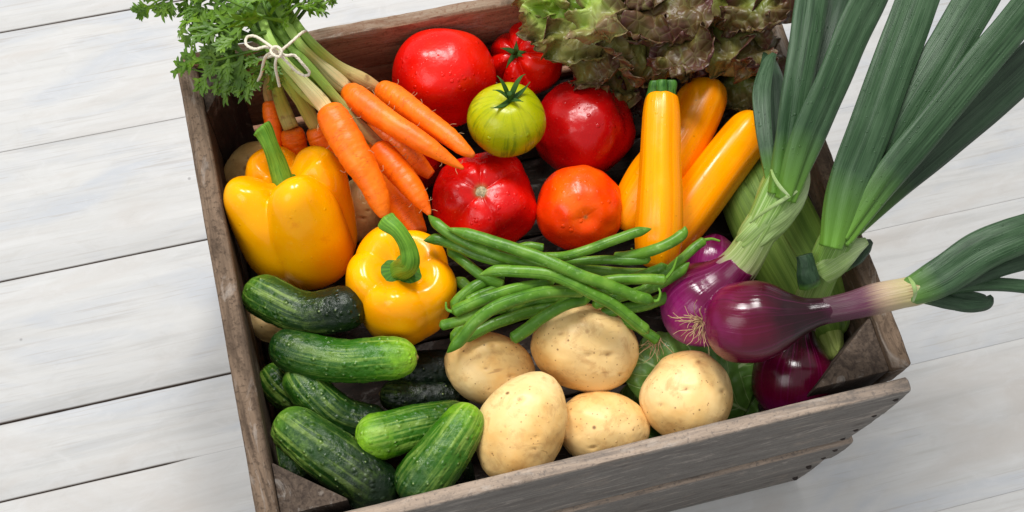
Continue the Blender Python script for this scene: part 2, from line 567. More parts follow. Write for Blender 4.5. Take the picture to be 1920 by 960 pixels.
def mat_onion(name, dark, mid, light, end=None):
    t = NT(name)
    al = t.s_along()
    o = t.obj()
    ln = t.noise(t.pvs(.8, 9), 1.5, 4, .6)
    pat = t.noise(o, 24, 3)
    c = t.ramp(t.math('ADD', al, t.math('MULTIPLY', t.math('SUBTRACT', pat, .5), .55)), [(.05, light), (.30, mid), (.62, dark), (.80, dark), (.97, end or dark)])
    c = t.mix(t.ramp(ln, [(.54, 0.0), (.70, .20)]), c, light)
    c = t.mix(t.ramp(ln, [(.30, .4), (.42, 0.0)]), c, dark)
    return t.out(c, t.ramp(t.noise(o, 60, 4), [(.4, .12), (.7, .28)]), .42, .0, .07, t.bump(t.math('ADD', ln, t.math('MULTIPLY', t.noise(o, 90, 3), .5)), .3, .0008))


def mat_neck(name, stops, veins=lin(92, 128, 60), pale=.28):
    t = NT(name)
    al = t.s_along()
    ln = t.noise(t.pvs(.5, 20), 1.6, 3, .5)
    o = t.obj()
    k = t.math('ADD', al, t.math('MULTIPLY', t.math('SUBTRACT', ln, .5), .35))
    c = t.ramp(k, stops)
    c = t.mix(t.ramp(ln, [(.52, 0.0), (.60, .6)]), c, t.mix(.6, c, veins, 'MULTIPLY'))
    c = t.mix(t.ramp(ln, [(.36, pale), (.46, 0.0)]), c, lin(222, 230, 200))
    return t.out(c, .4, .45, .15, .2, t.bump(ln, .5, .0012))


def mat_allium_leaf(name, base, dk, lt, foot):
    t = NT(name)
    al = t.s_along()
    o = t.obj()
    ln = t.noise(t.pvs(.9, 14), 1.7, 4, .6)
    wax = t.noise(t.pvs(3.5, 2.2), 1.5, 4, .65)
    c = t.mix(.1, t.ramp(ln, [(.32, dk), (.5, base), (.70, lt)]), base)
    c = t.mix(t.ramp(wax, [(.46, 0.0), (.68, .7)]), c, lt)
    c = t.mix(t.ramp(t.noise(o, 26, 4, .6), [(.5, 0.0), (.7, .4)]), c, lt)
    c = t.mix(t.ramp(wax, [(.34, .45), (.46, 0.0)]), c, dk)
    c = t.mix(t.ramp(al, [(.04, 1.0), (.28, 0.0)]), c, foot)
    nb = t.bump(ln, .4, .0010)
    nb, d = t.drops(o, 340, .72, .34, 20, nb, .0006)
    return t.out(c, .40, .36, .0, .25, nb)


def mat_lettuce(name, inner, outer, edge, vein):
    t = NT(name)
    o = t.obj()
    sx = t.n('ShaderNodeSeparateXYZ', {0: t.attr().outputs['Vector']})
    e = t.math('ABSOLUTE', sx.outputs[1])
    n1 = t.noise(o, 70, 4, .6)
    n2 = t.noise(o, 26, 3)
    k = t.math('ADD', t.math('MAXIMUM', e, t.math('MULTIPLY', sx.outputs[0], .9)), t.math('MULTIPLY', t.math('SUBTRACT', n2, .5), 1.1))
    c = t.ramp(k, [(.40, inner), (.70, outer), (.96, edge)])
    c = t.mix(t.ramp(n1, [(.5, 0.0), (.7, .5)]), c, t.mix(.5, inner, edge))
    rib = t.ramp(e, [(.01, 1.0), (.06, 0.0)])
    c = t.mix(t.math('MULTIPLY', rib, .45), c, vein)
    vn = t.vor(o, 110, feature='DISTANCE_TO_EDGE').outputs[0]
    vk = t.ramp(vn, [(.02, .22), (.07, 0.0)])
    c = t.mix(vk, c, vein)
    nb = t.bump(t.math('ADD', t.ramp(vn, [(0.0, 0.0), (.25, 1.0)]), t.math('MULTIPLY', n1, .8)), .4, .0014)
    return leafmat(t, c, .38, .25, nb, .0)


def mat_carrot_leaf():
    t = NT('carrot_leaf')
    o = t.obj()
    c = t.ramp(t.noise(o, 45, 3), [(.3, lin(62, 100, 12)), (.55, lin(94, 132, 22)), (.75, lin(132, 166, 42))])
    return leafmat(t, c, .45, .3, t.bump(t.noise(o, 200, 3), .4, .001))


def mat_stalk(name, crown, mid, top):
    t = NT(name)
    al = t.s_along()
    ln = t.noise(t.pvs(.8, 6), 1.7, 3)
    c = t.ramp(t.math('ADD', al, t.math('MULTIPLY', t.math('SUBTRACT', ln, .5), .22)), [(.0, crown), (.16, mid), (.42, top), (.9, lin(104, 150, 48))])
    c = t.mix(t.ramp(ln, [(.55, 0.0), (.68, .45)]), c, lin(70, 104, 34))
    br = t.noise(t.obj(), 90, 3)
    c = t.mix(t.math('MULTIPLY', t.ramp(br, [(.6, 0.0), (.7, .6)]), t.ramp(al, [(.3, 1.0), (.5, 0.0)])), c, lin(120, 76, 40))
    return t.out(c, .42, .4, .1, .2, t.bump(ln, .6, .0012))


def mat_corn(name='corn_husk', a=lin(84, 116, 38), b=lin(114, 146, 56), c3=lin(142, 168, 80)):
    t = NT(name)
    o = t.obj()
    ln = t.noise(t.pvs(.4, 22), 1.8, 4, .6)
    wd = t.noise(t.pvs(.8, 2.4), 1.6, 3)
    c = t.ramp(wd, [(.32, a), (.52, b), (.72, c3)])
    c = t.mix(t.ramp(ln, [(.34, .7), (.5, 0.0)]), c, a)
    c = t.mix(t.ramp(ln, [(.54, 0.0), (.66, .5)]), c, c3)
    return t.out(c, .5, .35, .05, .3, t.bump(ln, .6, .0010))


def mat_plain(name, col, rough=.6, bumpscale=200, var=.2, bump=.4, coat=0):
    t = NT(name)
    o = t.obj()
    n = t.noise(o, bumpscale, 3)
    dk = tuple([x * (1 - 2 * var) for x in col[:3]]) + (1,)
    c = t.ramp(n, [(.3, dk), (.65, col)])
    return t.out(c, rough, .4, coat, .15, t.bump(n, bump, .001))


def mat_cabbage():
    t = NT('cabbage_leaf')
    o = t.obj()
    sx = t.n('ShaderNodeSeparateXYZ', {0: t.attr().outputs['Vector']})
    av = t.math('ABSOLUTE', sx.outputs[1])
    c = t.ramp(t.noise(o, 30, 4), [(.3, lin(88, 134, 50)), (.6, lin(112, 158, 70)), (.8, lin(134, 176, 88))])
    wob = t.math('MULTIPLY', t.math('SUBTRACT', t.noise(o, 35, 3), .5), .8)
    fr = t.math('FRACT', t.math('ADD', t.math('SUBTRACT', t.math('MULTIPLY', sx.outputs[0], 6.0), t.math('MULTIPLY', av, 2.2)), wob))
    vk = t.ramp(t.math('ABSOLUTE', t.math('SUBTRACT', fr, .5)), [(.015, .8), (.06, 0.0)])
    c = t.mix(vk, c, lin(160, 194, 118))
    rib = t.ramp(av, [(.015, 1.0), (.05, 0.0)])
    c = t.mix(rib, c, lin(176, 204, 136))
    return leafmat(t, c, .36, .2, t.bump(t.math('SUBTRACT', t.noise(o, 90, 3), vk), .4, .0012), .1)


M = dict(
    floor=mat_floor(),
    wood=mat_wood('weathered_wood', lin(118, 99, 82), lin(94, 76, 60), lin(56, 44, 34)),
    wood_brown=mat_wood('sheltered_brown_wood', lin(146, 128, 110), lin(164, 124, 98), lin(112, 78, 58)),
    wood_grey=mat_wood('grey_weathered_wood', lin(164, 146, 130), lin(122, 118, 113), lin(96, 90, 86)),
    wood_dark=mat_wood('dark_aged_wood', lin(86, 73, 62), lin(72, 59, 50), lin(40, 31, 26)),
    wood_bottom=mat_wood('gap_shade_dark_wood', lin(70, 58, 50), lin(52, 42, 35), lin(24, 19, 15)),  # bottom slats: deep shade of the gaps put into the wood colour
    nail=mat_plain('rusty_iron', lin(44, 34, 30), .7),
    pepper=mat_pepper(),
    pstem=mat_green_stem('pepper_stem', lin(66, 118, 24), lin(122, 170, 52)),
    calyx=mat_green_stem('dark_calyx', lin(26, 56, 14), lin(62, 104, 30), .6), pcalyx=mat_green_stem('pepper_calyx', lin(32, 78, 4), lin(76, 130, 16), .6),
    potato=mat_potato(), carrot=mat_carrot(), bean=mat_bean(), zucc=mat_zucchini(),
    zstem=mat_green_stem('zucchini_stem', lin(26, 70, 22), lin(74, 122, 44)),
    carrot_leaf=mat_carrot_leaf(), corn=mat_corn(), cabbage=mat_cabbage(),
    corn_tip=mat_corn('pale_corn_husk', lin(136, 156, 70), lin(166, 184, 92), lin(196, 206, 130)),
    twine=mat_plain('cotton_twine', lin(226, 216, 196), .85, 900, .12, .8),
    root=mat_plain('dry_root', lin(196, 164, 122), .8, 300, .2),
)

# ------------------------------------------------------------------ floor: whitewashed boards, one sheet of planks
def build_floor():
    Z = -0.337
    V, F, pv, mk = [], [], [], []
    edges = [-0.665, -0.515, -0.365, -0.2145, -0.0645, 0.0855, 0.1615, 0.2387, 0.3891, 0.538, 0.6872, 0.835, 0.985, 1.135, 1.285, 1.435]
    gap = {0.0855: .0007, 0.1615: .0008, 0.2387: .0013, 0.3891: .0008, 0.538: .0001, 0.6872: .0008}
    xc = float(P(365, 853, Z)[0])
    rng = random.Random(3)
    nx = 260
    xs = np.linspace(-1.2, 1.9, nx)
    for i in range(len(edges) - 1):
        y0, y1 = edges[i], edges[i + 1]
        g0, g1 = gap.get(y0, .001), gap.get(y1, .001)
        off = rng.uniform(0, 50) if y0 != .1615 else off
        e0 = np.array([mnoise.noise((x * 14, y0 * 9, 0)) + .6 * mnoise.noise((x * 60, y0 * 9, 4)) for x in xs])
        e1 = np.array([mnoise.noise((x * 14, y1 * 9, 7)) + .6 * mnoise.noise((x * 60, y1 * 9, 9)) for x in xs])
        # the seams close up towards the right-hand side of the scene
        cl = np.clip(1.1 - 1.0 * np.clip((xs - .0) / .5, 0, 1), .10, 1.1)
        cut = np.clip((xc - xs) / .03, 0, 1)
        ca = (cl * cut if y0 == .1615 else cl) * min(1, g0 / .0006)
        cb_ = (cl * cut if y1 == .1615 else cl) * min(1, g1 / .0006)
        a = y0 + (g0 * .5 * (1 + .5 * e0)) * ca
        b = y1 - (g1 * .5 * (1 + .5 * e1)) * cb_
        prof = [(a, -.012, 1), (a, -.0018, 1), (a + .0005, -.0005, .35), (a + .0014, 0, 0), (a * .75 + b * .25, 0, 0), (a * .5 + b * .5, 0, 0), (a * .25 + b * .75, 0, 0),
                (b - .0014, 0, 0), (b - .0005, -.0005, .35), (b, -.0018, 1), (b, -.012, 1)]
        base = len(V)
        lift = rng.uniform(-.0003, .0003) if y0 != .1615 else lift
        for j in range(nx):
            for k_, (y, z, m) in enumerate(prof):
                cc = (ca if k_ < 5 else cb_)[j]
                V.append((xs[j], y[j], Z + z * (1 if z < -.01 else min(1, cc)) + lift)); pv.append((xs[j], y[j], off)); mk.append(m * min(1, cc))
        m_ = len(prof)
        for j in range(nx - 1):
            for k in range(m_ - 1):
                F.append((base + j * m_ + k, base + (j + 1) * m_ + k, base + (j + 1) * m_ + k + 1, base + j * m_ + k + 1))
    base = len(V)
    for (x, y) in ((-1.2, -.665), (1.9, -.665), (1.9, 1.435), (-1.2, 1.435)):
        V.append((x, y, Z - .011)); pv.append((x, y, 0)); mk.append(1)
    F.append((base, base + 1, base + 2, base + 3))
    o = mesh('floor', V, F, M['floor'], None, pv, mk)
    tag(o, 'whitewashed wide wooden floorboards under the crate', 'floor', kind='structure')


build_floor()
# ------------------------------------------------------------------ crate
crate = thing('wooden_crate', (0.25, 0.2, -0.337), 'weathered wooden slatted crate filled with vegetables on white boards', 'crate')


def board(name, p0, ex, ey, ez, L, W, T, mat, seed, top=None, worn=.0009, parent=crate, taper=None, label=None, ends=0.0):
    """a board from corner p0: length L along ex, width W along ey, thickness T along ez."""
    p0, ex, ey, ez = [np.asarray(x, float) for x in (p0, ex, ey, ez)]
    n = max(8, int(L / .006))
    r = min(.0016, T * .3)
    cs = []
    nw, ntk = max(4, int(W / .006)), 4
    for (x0, y0, x1, y1, k) in ((r, 0, W - r, 0, nw), (W, r, W, T - r, ntk), (W - r, T, r, T, nw), (0, T - r, 0, r, ntk)):
        for i in range(k + 1):
            t = i / k
            cs.append((x0 + (x1 - x0) * t, y0 + (y1 - y0) * t))
    cs = np.array(cs)
    xs = np.linspace(0, L, n)
    V = np.zeros((n + 2, len(cs), 3)); G = np.zeros((n + 2, len(cs), 3)); K = np.zeros((n + 2, len(cs)))
    mid = np.array([W / 2, T / 2])
    for i in range(n + 2):
        j = min(max(i - 1, 0), n - 1)
        sh = (cs - mid)
        if i in (0, n + 1): sh = sh * np.array([1 - 2 * r / W, 1 - 2 * r / T])
        q = sh + mid
        x = xs[j] + (0 if i not in (0, n + 1) else 0) + (r if i == 1 else 0) - (r if i == n else 0)
        for c in range(len(cs)):
            l = np.array([x, q[c, 0], q[c, 1]])
            nn = mnoise.noise((l[0] * 28 + seed * 5, l[1] * 90, l[2] * 90 + seed)) + .5 * mnoise.noise((l[0] * 120, l[1] * 200 + seed * 3, l[2] * 200))
            edgy = 1.0
            d = sh[c] / (np.linalg.norm(sh[c]) + 1e-9) * nn * worn * edgy
            l2 = l + np.array([0, d[0], d[1]])
            if ends:
                e = (l2[0] - L / 2) / (L / 2)
                if abs(e) > .93:
                    l2[0] -= math.copysign(ends, e) * (abs(q[c, 0] / W - .5) * 2) ** 2.5 * (abs(e) - .93) / .07
            wy = p0 + ex * l2[0] + ey * l2[1] + ez * l2[2]
            if taper: wy = taper(wy, l2)
            V[i, c] = wy
            G[i, c] = l + seed * np.array([.37, .53, .71])
            K[i, c] = (1.0 if top is not None and top(l) else 0.0)
    o = mesh(name, V, loft_faces(n + 2, len(cs)), mat, parent, G, K, flat=False)
    if label: o['label'] = label
    try:
        o.data.set_sharp_from_angle(angle=math.radians(50))
    except Exception:
        pass
    return o


X, Y, Zv = (1, 0, 0), (0, 1, 0), (0, 0, 1)
NX, NY, NZ = (-1, 0, 0), (0, -1, 0), (0, 0, -1)
DC = 0.403
# width measured downward (ey = -z), top edge is l[1] ~ 0
topedge = lambda l: l[1] < .0016
# left end boards (x 0..0.016)
board('end_board', (0, .017, 0), Y, NZ, X, DC - .029, .084, .016, M['wood'], 1, topedge, .0012)
board('end_board', (0.0015, .017, -.090), Y, NZ, X, DC - .029, .12, .014, M['wood'], 2, None)
board('end_board', (0.0010, .017, -.217), Y, NZ, X, DC - .029, .119, .015, M['wood'], 3, None)
# right end boards
board('end_board', (.484, .019, 0), Y, NZ, X, DC - .031, .044, .016, M['wood'], 4, topedge, .0012)
board('end_board', (.486, .019, -.052), Y, NZ, X, DC - .031, .13, .013, M['wood'], 5, None)
board('end_board', (.485, .019, -.190), Y, NZ, X, DC - .031, .146, .014, M['wood'], 6, None)
# back boards
board('back_board', (.002, DC - .011, .003), X, NZ, Y, .503, .060, .011, M['wood_brown'], 7, topedge, .0014, ends=.003)
board('back_board', (.004, DC - .010, -.060), X, NZ, Y, .497, .062, .010, M['wood_brown'], 8, None)
board('back_board', (.003, DC - .010, -.134), X, NZ, Y, .497, .20, .010, M['wood_brown'], 9, None)
# front boards (outer face towards the camera)
board('front_board', (-.002, 0, .001), X, NZ, Y, .499, .160, .011, M['wood_grey'], 10, topedge, .0014, ends=.005)
board('front_board', (-.001, -.003, -.163), X, NZ, Y, .503, .066, .011, M['wood_grey'], 11, topedge, ends=.003)
board('front_board', (0, -.0015, -.233), X, NZ, Y, .498, .101, .011, M['wood_grey'], 12, topedge, ends=.003)
# raised bottom of slats
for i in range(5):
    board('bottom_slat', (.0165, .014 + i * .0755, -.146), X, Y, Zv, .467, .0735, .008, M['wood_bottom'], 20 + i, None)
for i in range(4):
    board('base_slat', (.0175, .016 + i * .095, -.335), X, Y, Zv, .465, .080, .008, M['wood_dark'], 30 + i, None)


def corner_post(cx, cy, sx, sy, lx, ly, ztop, mat, seed, h=.325):
    tri = np.array([[0, 0], [sx * lx, 0], [0, sy * ly]], float)
    if sx * sy < 0: tri = tri[::-1]
    nseg = 7
    ring = []
    for k in range(3):
        a, b = tri[k], tri[(k + 1) % 3]
        L = np.linalg.norm(b - a)
        for t in np.linspace(.03, .97, nseg): ring.append(a + (b - a) * t)
    ring = np.array(ring)
    cen = tri.mean(0)
    rows = [ztop, ztop, ztop - .0012] + list(np.linspace(ztop - .006, ztop - h, 30))
    V, G, K = [], [], []
    for i, z in enumerate(rows):
        for q in ring:
            c = cen + (q - cen) * (.0 if i == -1 else (.975 if i < 2 else 1))
            zz = z + (mnoise.noise((q[0] * 60 + seed, q[1] * 60, 0)) * .0015 if i < 3 else 0)
            dn = 1 + .018 * mnoise.noise((c[0] * 80, c[1] * 80 + seed, z * 25))
            c = cen + (c - cen) * dn
            V.append((cx + c[0], cy + c[1], zz))
            G.append((z + seed if i > 1 else c[0] * .2 + seed, c[0], c[1])); K.append(1.0 if i < 2 else 0.0)
    o = mesh('corner_post', V, loft_faces(len(rows), len(ring)), mat, crate, G, K)
    o.data.set_sharp_from_angle(angle=math.radians(35))


corner_post(.4838, .0195, -1, 1, .062, .045, -.006, M['wood_dark'], 1)
corner_post(.0162, .0195, 1, 1, .050, .040, -.006, M['wood_dark'], 2)
corner_post(.0162, .3915, 1, -1, .030, .042, -.006, M['wood_dark'], 3)
corner_post(.4838, .3915, -1, -1, .040, .042, -.006, M['wood_dark'], 4)


def nail(x, y, z, ax, r=.0028):
    C = np.array([(x, y, z)]) + np.outer(np.linspace(-.004, .0014, 6), ax)
    V, F, pv = tube(C, np.array([1, 1, 1, 1, .9, .5]) * r, 10, ref=(0, 0, 1) if abs(ax[2]) < .5 else (1, 0, 0))
    mesh('nail', V, F, M['nail'], crate, pv)


for (x, z) in ((.487, -.022), (.486, -.070), (.487, -.120), (.485, -.150), (.488, -.185), (.486, -.215), (.484, -.255), (.486, -.310), (.010, -.03), (.010, -.12), (.012, -.19), (.011, -.28)):
    nail(x, 0 if z > -.16 else -.003, z, NY)

# ------------------------------------------------------------------ builders of the vegetables
def low(V):
    V = np.asarray(V).reshape(-1, 3)
    m = V.mean(0)
    return (m[0], m[1], V[:, 2].min())


def tomato(label, px, py, z, rpx, rypx, ax, spin, mat, lobes=0, lob=.05, flat=.86, scar=None, calyx=None, seed=0, group='ripe tomatoes in the crate', irr=.03, name='tomato', dimple=.16, wob=0):
    c = P(px, py, z)
    R = S(c, (rpx + rypx) / 2)

    def f(TH, PH):
        s, co = np.sin(TH), np.cos(TH)
        u = np.stack([s * np.cos(PH), s * np.sin(PH), co], -1)
        k = 1 + irr * noise3(u, 1.3, seed) * 2 + (.03 if lobes else .006) * noise3(u, 3.2, seed + 9)
        if lobes:
            crease = np.abs(np.cos(PH * lobes / 2 + .5 * np.sin(PH + seed) + wob * np.sin(2 * PH + seed)))
            k = k * (1 - lob * (1 - crease) ** 2 * 2.4 * (.12 + .88 * np.clip(np.exp(-((TH - .75) / .55) ** 2), 0, 1)))
        r = R * k
        zz = co * flat * r
        zz = zz - dimple * R * np.exp(-(TH / .30) ** 2) * (1 + 0) + .10 * R * np.exp(-((math.pi - TH) / .25) ** 2)
        return np.stack([r * s * np.cos(PH), r * s * np.sin(PH), zz], -1)
    V, F, pv, L = blob(c, ax, spin, f, 84, 110)
    mk = np.zeros(L.shape[:2])
    th = np.linspace(0, math.pi, 84)[:, None]
    if scar == 'top':
        mk = np.exp(-(th / .13) ** 4) + 0 * mk
    if scar == 'bottom':
        mk = .8 * np.exp(-((math.pi - th) / .045) ** 4) + 0 * mk
    t = thing(name, low(V), label, 'tomato', group)
    mesh('skin', V, F, mat, t, pv, mk)
    B = basis(ax, spin)
    top = c + B[2] * R * (flat * 1.0 - dimple)
    if scar == 'top':
        n = 24
        Cc = top + np.outer(np.linspace(-.002, .0016, n), B[2])
        V, F, pv = tube(Cc, R * .115 * np.sqrt(np.maximum(1 - np.linspace(0, 1, n) ** 6, .002)), 24, ref=B[0], mod=lambda s, a: 1 + .12 * np.sin(a * 5 + 2 * np.sin(a)))
        mesh('stem_scar', V, F, mat_scar, t, pv)
    if calyx:
        make_calyx(t, top, B, R, calyx, seed)
    return t


mat_scar = mat_plain('corky_scar', lin(206, 190, 150), .8, 500, .3, .8)


def sepal(t, base, d, up, L, wd, curl, seed, mat, name='sepal'):
    n = 16
    s = np.linspace(0, 1, n)
    side = nrm(np.cross(d, up))
    rng = random.Random(seed)
    tw = rng.uniform(-.5, .5)
    C = base + np.outer(s * L, d) + np.outer(curl * L * np.sin(s * 2.2) * .5, up) + np.outer(tw * L * s ** 2 * .4, side)
    ww = wd * np.sin(np.clip(s * 1.0 + .12, 0, 1) ** .7 * math.pi) + .0004
    V, F, pv = tube(C, ww, 10, ref=up, flat=.22)
    mesh(name, V, F, mat, t, pv)


def make_calyx(t, top, B, R, kind, seed):
    rng = random.Random(seed + 5)
    n = 6
    for i in range(n):
        a = i / n * 2 * math.pi + rng.uniform(-.45, .45)
        d = nrm(B[0] * math.cos(a) + B[1] * math.sin(a) + B[2] * rng.uniform(.1, .9 if kind == 'up' else .3))
        sepal(t, top + B[2] * R * .03, d, B[2], R * rng.uniform(.45, .80) * (.62 if kind == 'small' else 1), R * .062, rng.uniform(-.5, 1.3), seed * 31 + i, M['calyx'])
    q = np.array([top - B[2] * R * .05, top + B[2] * R * .16, top + B[2] * R * .30 + B[0] * R * .04])
    V, F, pv = tube(smooth(q, 14), R * np.linspace(.085, .07, 14), 12, ref=B[0], mod=lambda s, a: 1 + .1 * np.sin(a * 5))
    mesh('stem', V, F, M['calyx'], t, pv)


RED = mat_tomato('red_tomato_skin', lin(222, 16, 2), lin(196, 6, 5), lin(236, 38, 6), .9, 14, thr=.60)
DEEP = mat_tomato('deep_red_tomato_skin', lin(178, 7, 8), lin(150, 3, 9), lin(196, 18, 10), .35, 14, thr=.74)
WETRED = mat_tomato('wet_red_tomato_skin', lin(222, 14, 5), lin(196, 6, 6), lin(236, 40, 10), 1.0, 16, thr=.58)
ORANGE = mat_tomato('orange_red_tomato_skin', lin(240, 60, 2), lin(228, 30, 3), lin(250, 110, 8), .7, 17, thr=.72)
ZEBRA = mat_tomato('striped_green_tomato_skin', lin(162, 168, 6), lin(146, 154, 6), lin(182, 184, 12), .7, 18, stripes=lin(100, 124, 14), thr=.86)

tomato('large round red tomato covered in droplets at the crate back wall', 832, 146, -.028, 101, 97, D(.1, -.75, .45), .3, RED, 0, 0, .92, 'bottom', None, 1, irr=.035, dimple=.10)
tomato('ribbed red tomato half hidden under green lettuce edge at the back', 985, 112, -.045, 72, 70, D(-.35, .1, .9), .2, RED, 6, .10, .84, None, 'small', 2)
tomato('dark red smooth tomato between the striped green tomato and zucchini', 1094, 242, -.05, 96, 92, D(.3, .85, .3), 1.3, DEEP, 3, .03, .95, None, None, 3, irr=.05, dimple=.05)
tomato('yellow green striped tomato with dark green stem star on top', 950, 225, .008, 74, 72, D(.10, .52, .85), .5, ZEBRA, 0, 0, .90, None, 'up', 4, irr=.02, dimple=.10)
tomato('wet ribbed red tomato with pale round stem scar in the centre', 905, 378, -.045, 107, 90, D(-.02, .22, .98), .9, WETRED, 5, .035, .80, 'top', None, 5, irr=.07, dimple=.10, wob=.35)
tomato('smooth orange red tomato right of the ribbed wet one above the beans', 1087, 392, -.040, 84, 80, D(-.1, .25, -.95), .4, ORANGE, 4, .02, .93, 'bottom', None, 6, irr=.03)
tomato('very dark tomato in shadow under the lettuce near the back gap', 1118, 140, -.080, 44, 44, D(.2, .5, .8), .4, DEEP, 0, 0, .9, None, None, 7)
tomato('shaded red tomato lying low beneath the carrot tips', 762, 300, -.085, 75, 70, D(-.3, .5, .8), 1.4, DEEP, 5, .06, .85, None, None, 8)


def pepper(label, px, py, z, rpx, hpx, ax, spin, lobes, seed, stem, calyx_show, tap=.25, lobe0=.16, lobe1=.26, pw=.6):
    c = P(px, py, z)
    R, H = S(c, rpx), S(c, hpx)
    rng = random.Random(seed)
    cs = [i / lobes * 2 * math.pi + rng.uniform(-.12, .12) for i in range(lobes)]
    sz = [rng.uniform(.92, 1.06) for _ in range(lobes)]
    ht = [rng.uniform(-.05, .08) for _ in range(lobes)]

    def f(TH, PH):
        s, co = np.sin(TH), np.cos(TH)
        best = np.zeros_like(TH); hh = np.zeros_like(TH)
        dd = lobe0 + lobe1 * np.clip((co + .4) / 1.4, 0, 1)
        for cc, q, h in zip(cs, sz, ht):
            psi = (PH - cc + math.pi) % (2 * math.pi) - math.pi
            a = (1.02 - dd) * q
            rad = dd * np.cos(psi) + np.sqrt(np.maximum(a * a - (dd * np.sin(psi)) ** 2, 0.0))
            rad = np.where(np.abs(psi) < 1.25, rad, 0)
            w_ = np.exp(-(psi / .45) ** 2)
            hh = hh + w_ * h
            best = np.maximum(best, rad)
        u = (1 - co) / 2
        prof = np.sign(s) * np.abs(s) ** pw
        taper = 1 - tap * u ** 1.3
        r = R * best * prof * taper
        rho = r / R
        zz = H * np.sign(co) * np.abs(co) ** (pw + .25)
        zz = zz + H * hh * np.clip(co, 0, 1) * 1.6
        zz = zz - H * .42 * np.exp(-(rho / .46) ** 2) * (co > 0) + H * .20 * np.exp(-(rho / .32) ** 2) * (co <= 0)
        r = r * (1 + .06 * noise3(np.stack([s * np.cos(PH), s * np.sin(PH), co], -1), 1.5, seed))
        return np.stack([r * np.cos(PH), r * np.sin(PH), zz], -1)
    V, F, pv, L = blob(c, ax, spin, f, 130, 160)
    t = thing('yellow_pepper', low(V), label, 'bell pepper', 'yellow bell peppers in the crate')
    mesh('skin', V, F, M['pepper'], t, pv)
    B = basis(ax, spin)
    top = c + B[2] * H * (.68 if calyx_show else .58)
    # calyx: a bumpy star disc
    n = 12
    k = np.linspace(0, 1, n)
    Cc = top + np.outer(k * H * .10 - H * .03, B[2])
    Vc, Fc, pc = tube(Cc, R * (.40 if calyx_show else .26) * np.sqrt(np.maximum(1 - k ** 3, .03)), 60, ref=B[0], mod=lambda s, a: 1 + .14 * np.cos(a * 5 + .4) + .05 * np.sin(a * 13))
    mesh('calyx', Vc, Fc, M['pcalyx'], t, pc)
    W = []
    for q in stem:
        p = P(*q[:3]); W.append(list(p) + [S(p, q[3])])
    W = [list(top - B[2] * H * .02) + [W[0][3] * 1.15]] + W
    Q = smooth(W, 46)
    rr = Q[:, 3].copy(); rr[-1] *= .5; rr[-2] *= .9
    V, F, pv = tube(Q[:, :3], rr, 24, mod=lambda s, a: 1 + .07 * np.sin(a * 5 + 1) + .03 * np.sin(a * 9 + s * 4))
    mesh('stem', V, F, M['pstem'], t, pv)
    return t


pepper('tall yellow bell pepper lying beside the left crate wall', 556, 408, -.035, 126, 130, D(-.20, .78, .60), .35, 4, 11,
       [(520, 305, .002, 17), (508, 275, .012, 15), (496, 248, .018, 18), (488, 238, .020, 22)], False, .20, .26, .40, .44)
pepper('yellow bell pepper seen from above with thick curved stem beside the beans', 752, 545, -.034, 113, 112, D(.05, .50, .85), .30, 5, 14,
       [(768, 492, .026, 19), (764, 462, .038, 16), (747, 434, .046, 15), (728, 418, .046, 19), (720, 410, .046, 21)], True, .30, .16, .36, .55)


def cucumber(label, pts, mat, seed, e0=.23, e1=.23, scar=None, cat='cucumber'):
    n = 90
    C, r = path(pts, n)
    r = capr(n, r, e0, e1, .5)
    rng = random.Random(seed)
    ph = rng.uniform(0, 6)

    def mod(s, a):
        Q = np.stack([s * 5, np.cos(a) * .9, np.sin(a) * .9], -1)
        Q2 = np.stack([s * 22, np.cos(a) * 3.2, np.sin(a) * 3.2], -1)
        return 1 + .06 * noise3(Q, 1.0, seed) + .03 * noise3(Q2, 1.0, seed + 3) + .012 * np.cos(a * 9 + ph) - .05 * np.sin(s * 3.1 + ph)
    V, F, pv = tube(C, r, 72, mod=mod)
    mk = np.zeros(V.shape[:2])
    s = np.linspace(0, 1, n)[:, None]
    L = np.linalg.norm(C[-1] - C[0])
    if scar == 0: mk = mk + np.exp(-((r[:, None]) / .0028) ** 4) * (s < .3)
    if scar == 1: mk = mk + np.exp(-((r[:, None]) / .0028) ** 4) * (s > .7)
    t = thing('cucumber', low(V), label, cat, 'small cucumbers at the left front')
    mesh('skin', V, F, mat, t, pv, mk)
    V, F, pv = tube(np.array([C[-1 if scar == 1 else 0]]) + np.outer(np.linspace(-.0015, .0008, 5), nrm(C[-1] - C[-5]) if scar == 1 else nrm(C[0] - C[5])), [.0026, .0026, .0024, .0018, .0006], 10)
    mesh('blossom_scar', V, F, mat_scar2, t, pv)
    return t


mat_scar2 = mat_plain('brown_blossom_scar', lin(150, 128, 78), .8, 700, .3)
dk, md, lt = lin(16, 40, 14), lin(40, 84, 24), lin(92, 138, 36)
CK = {
    'A': mat_cuke('cucumber_pale_left_end', lin(10, 28, 10), lin(34, 72, 16), lin(98, 144, 42), 0, .8, .6),
    'B': mat_cuke('cucumber_bright_right_end', lin(16, 48, 12), lin(50, 104, 16), lin(136, 186, 40), 1.0, .0, .55),
    'C': mat_cuke('cucumber_deep_green', lin(12, 36, 10), lin(32, 74, 14), lin(98, 148, 38), -.1, .8, .6),
    'D': mat_cuke('cucumber_bright_end', lin(14, 46, 8), lin(48, 100, 12), lin(134, 184, 36), 0, 1.1, .6),
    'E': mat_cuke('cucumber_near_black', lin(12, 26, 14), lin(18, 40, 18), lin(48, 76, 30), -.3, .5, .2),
}
cucumber('curved dark cucumber lying against the left wall under the tall pepper', [(466, 538, -.030, 40), (510, 562, -.024, 44), (575, 588, -.020, 43), (640, 580, -.014, 43), (683, 566, -.012, 40)], CK['A'], 1, scar=1)
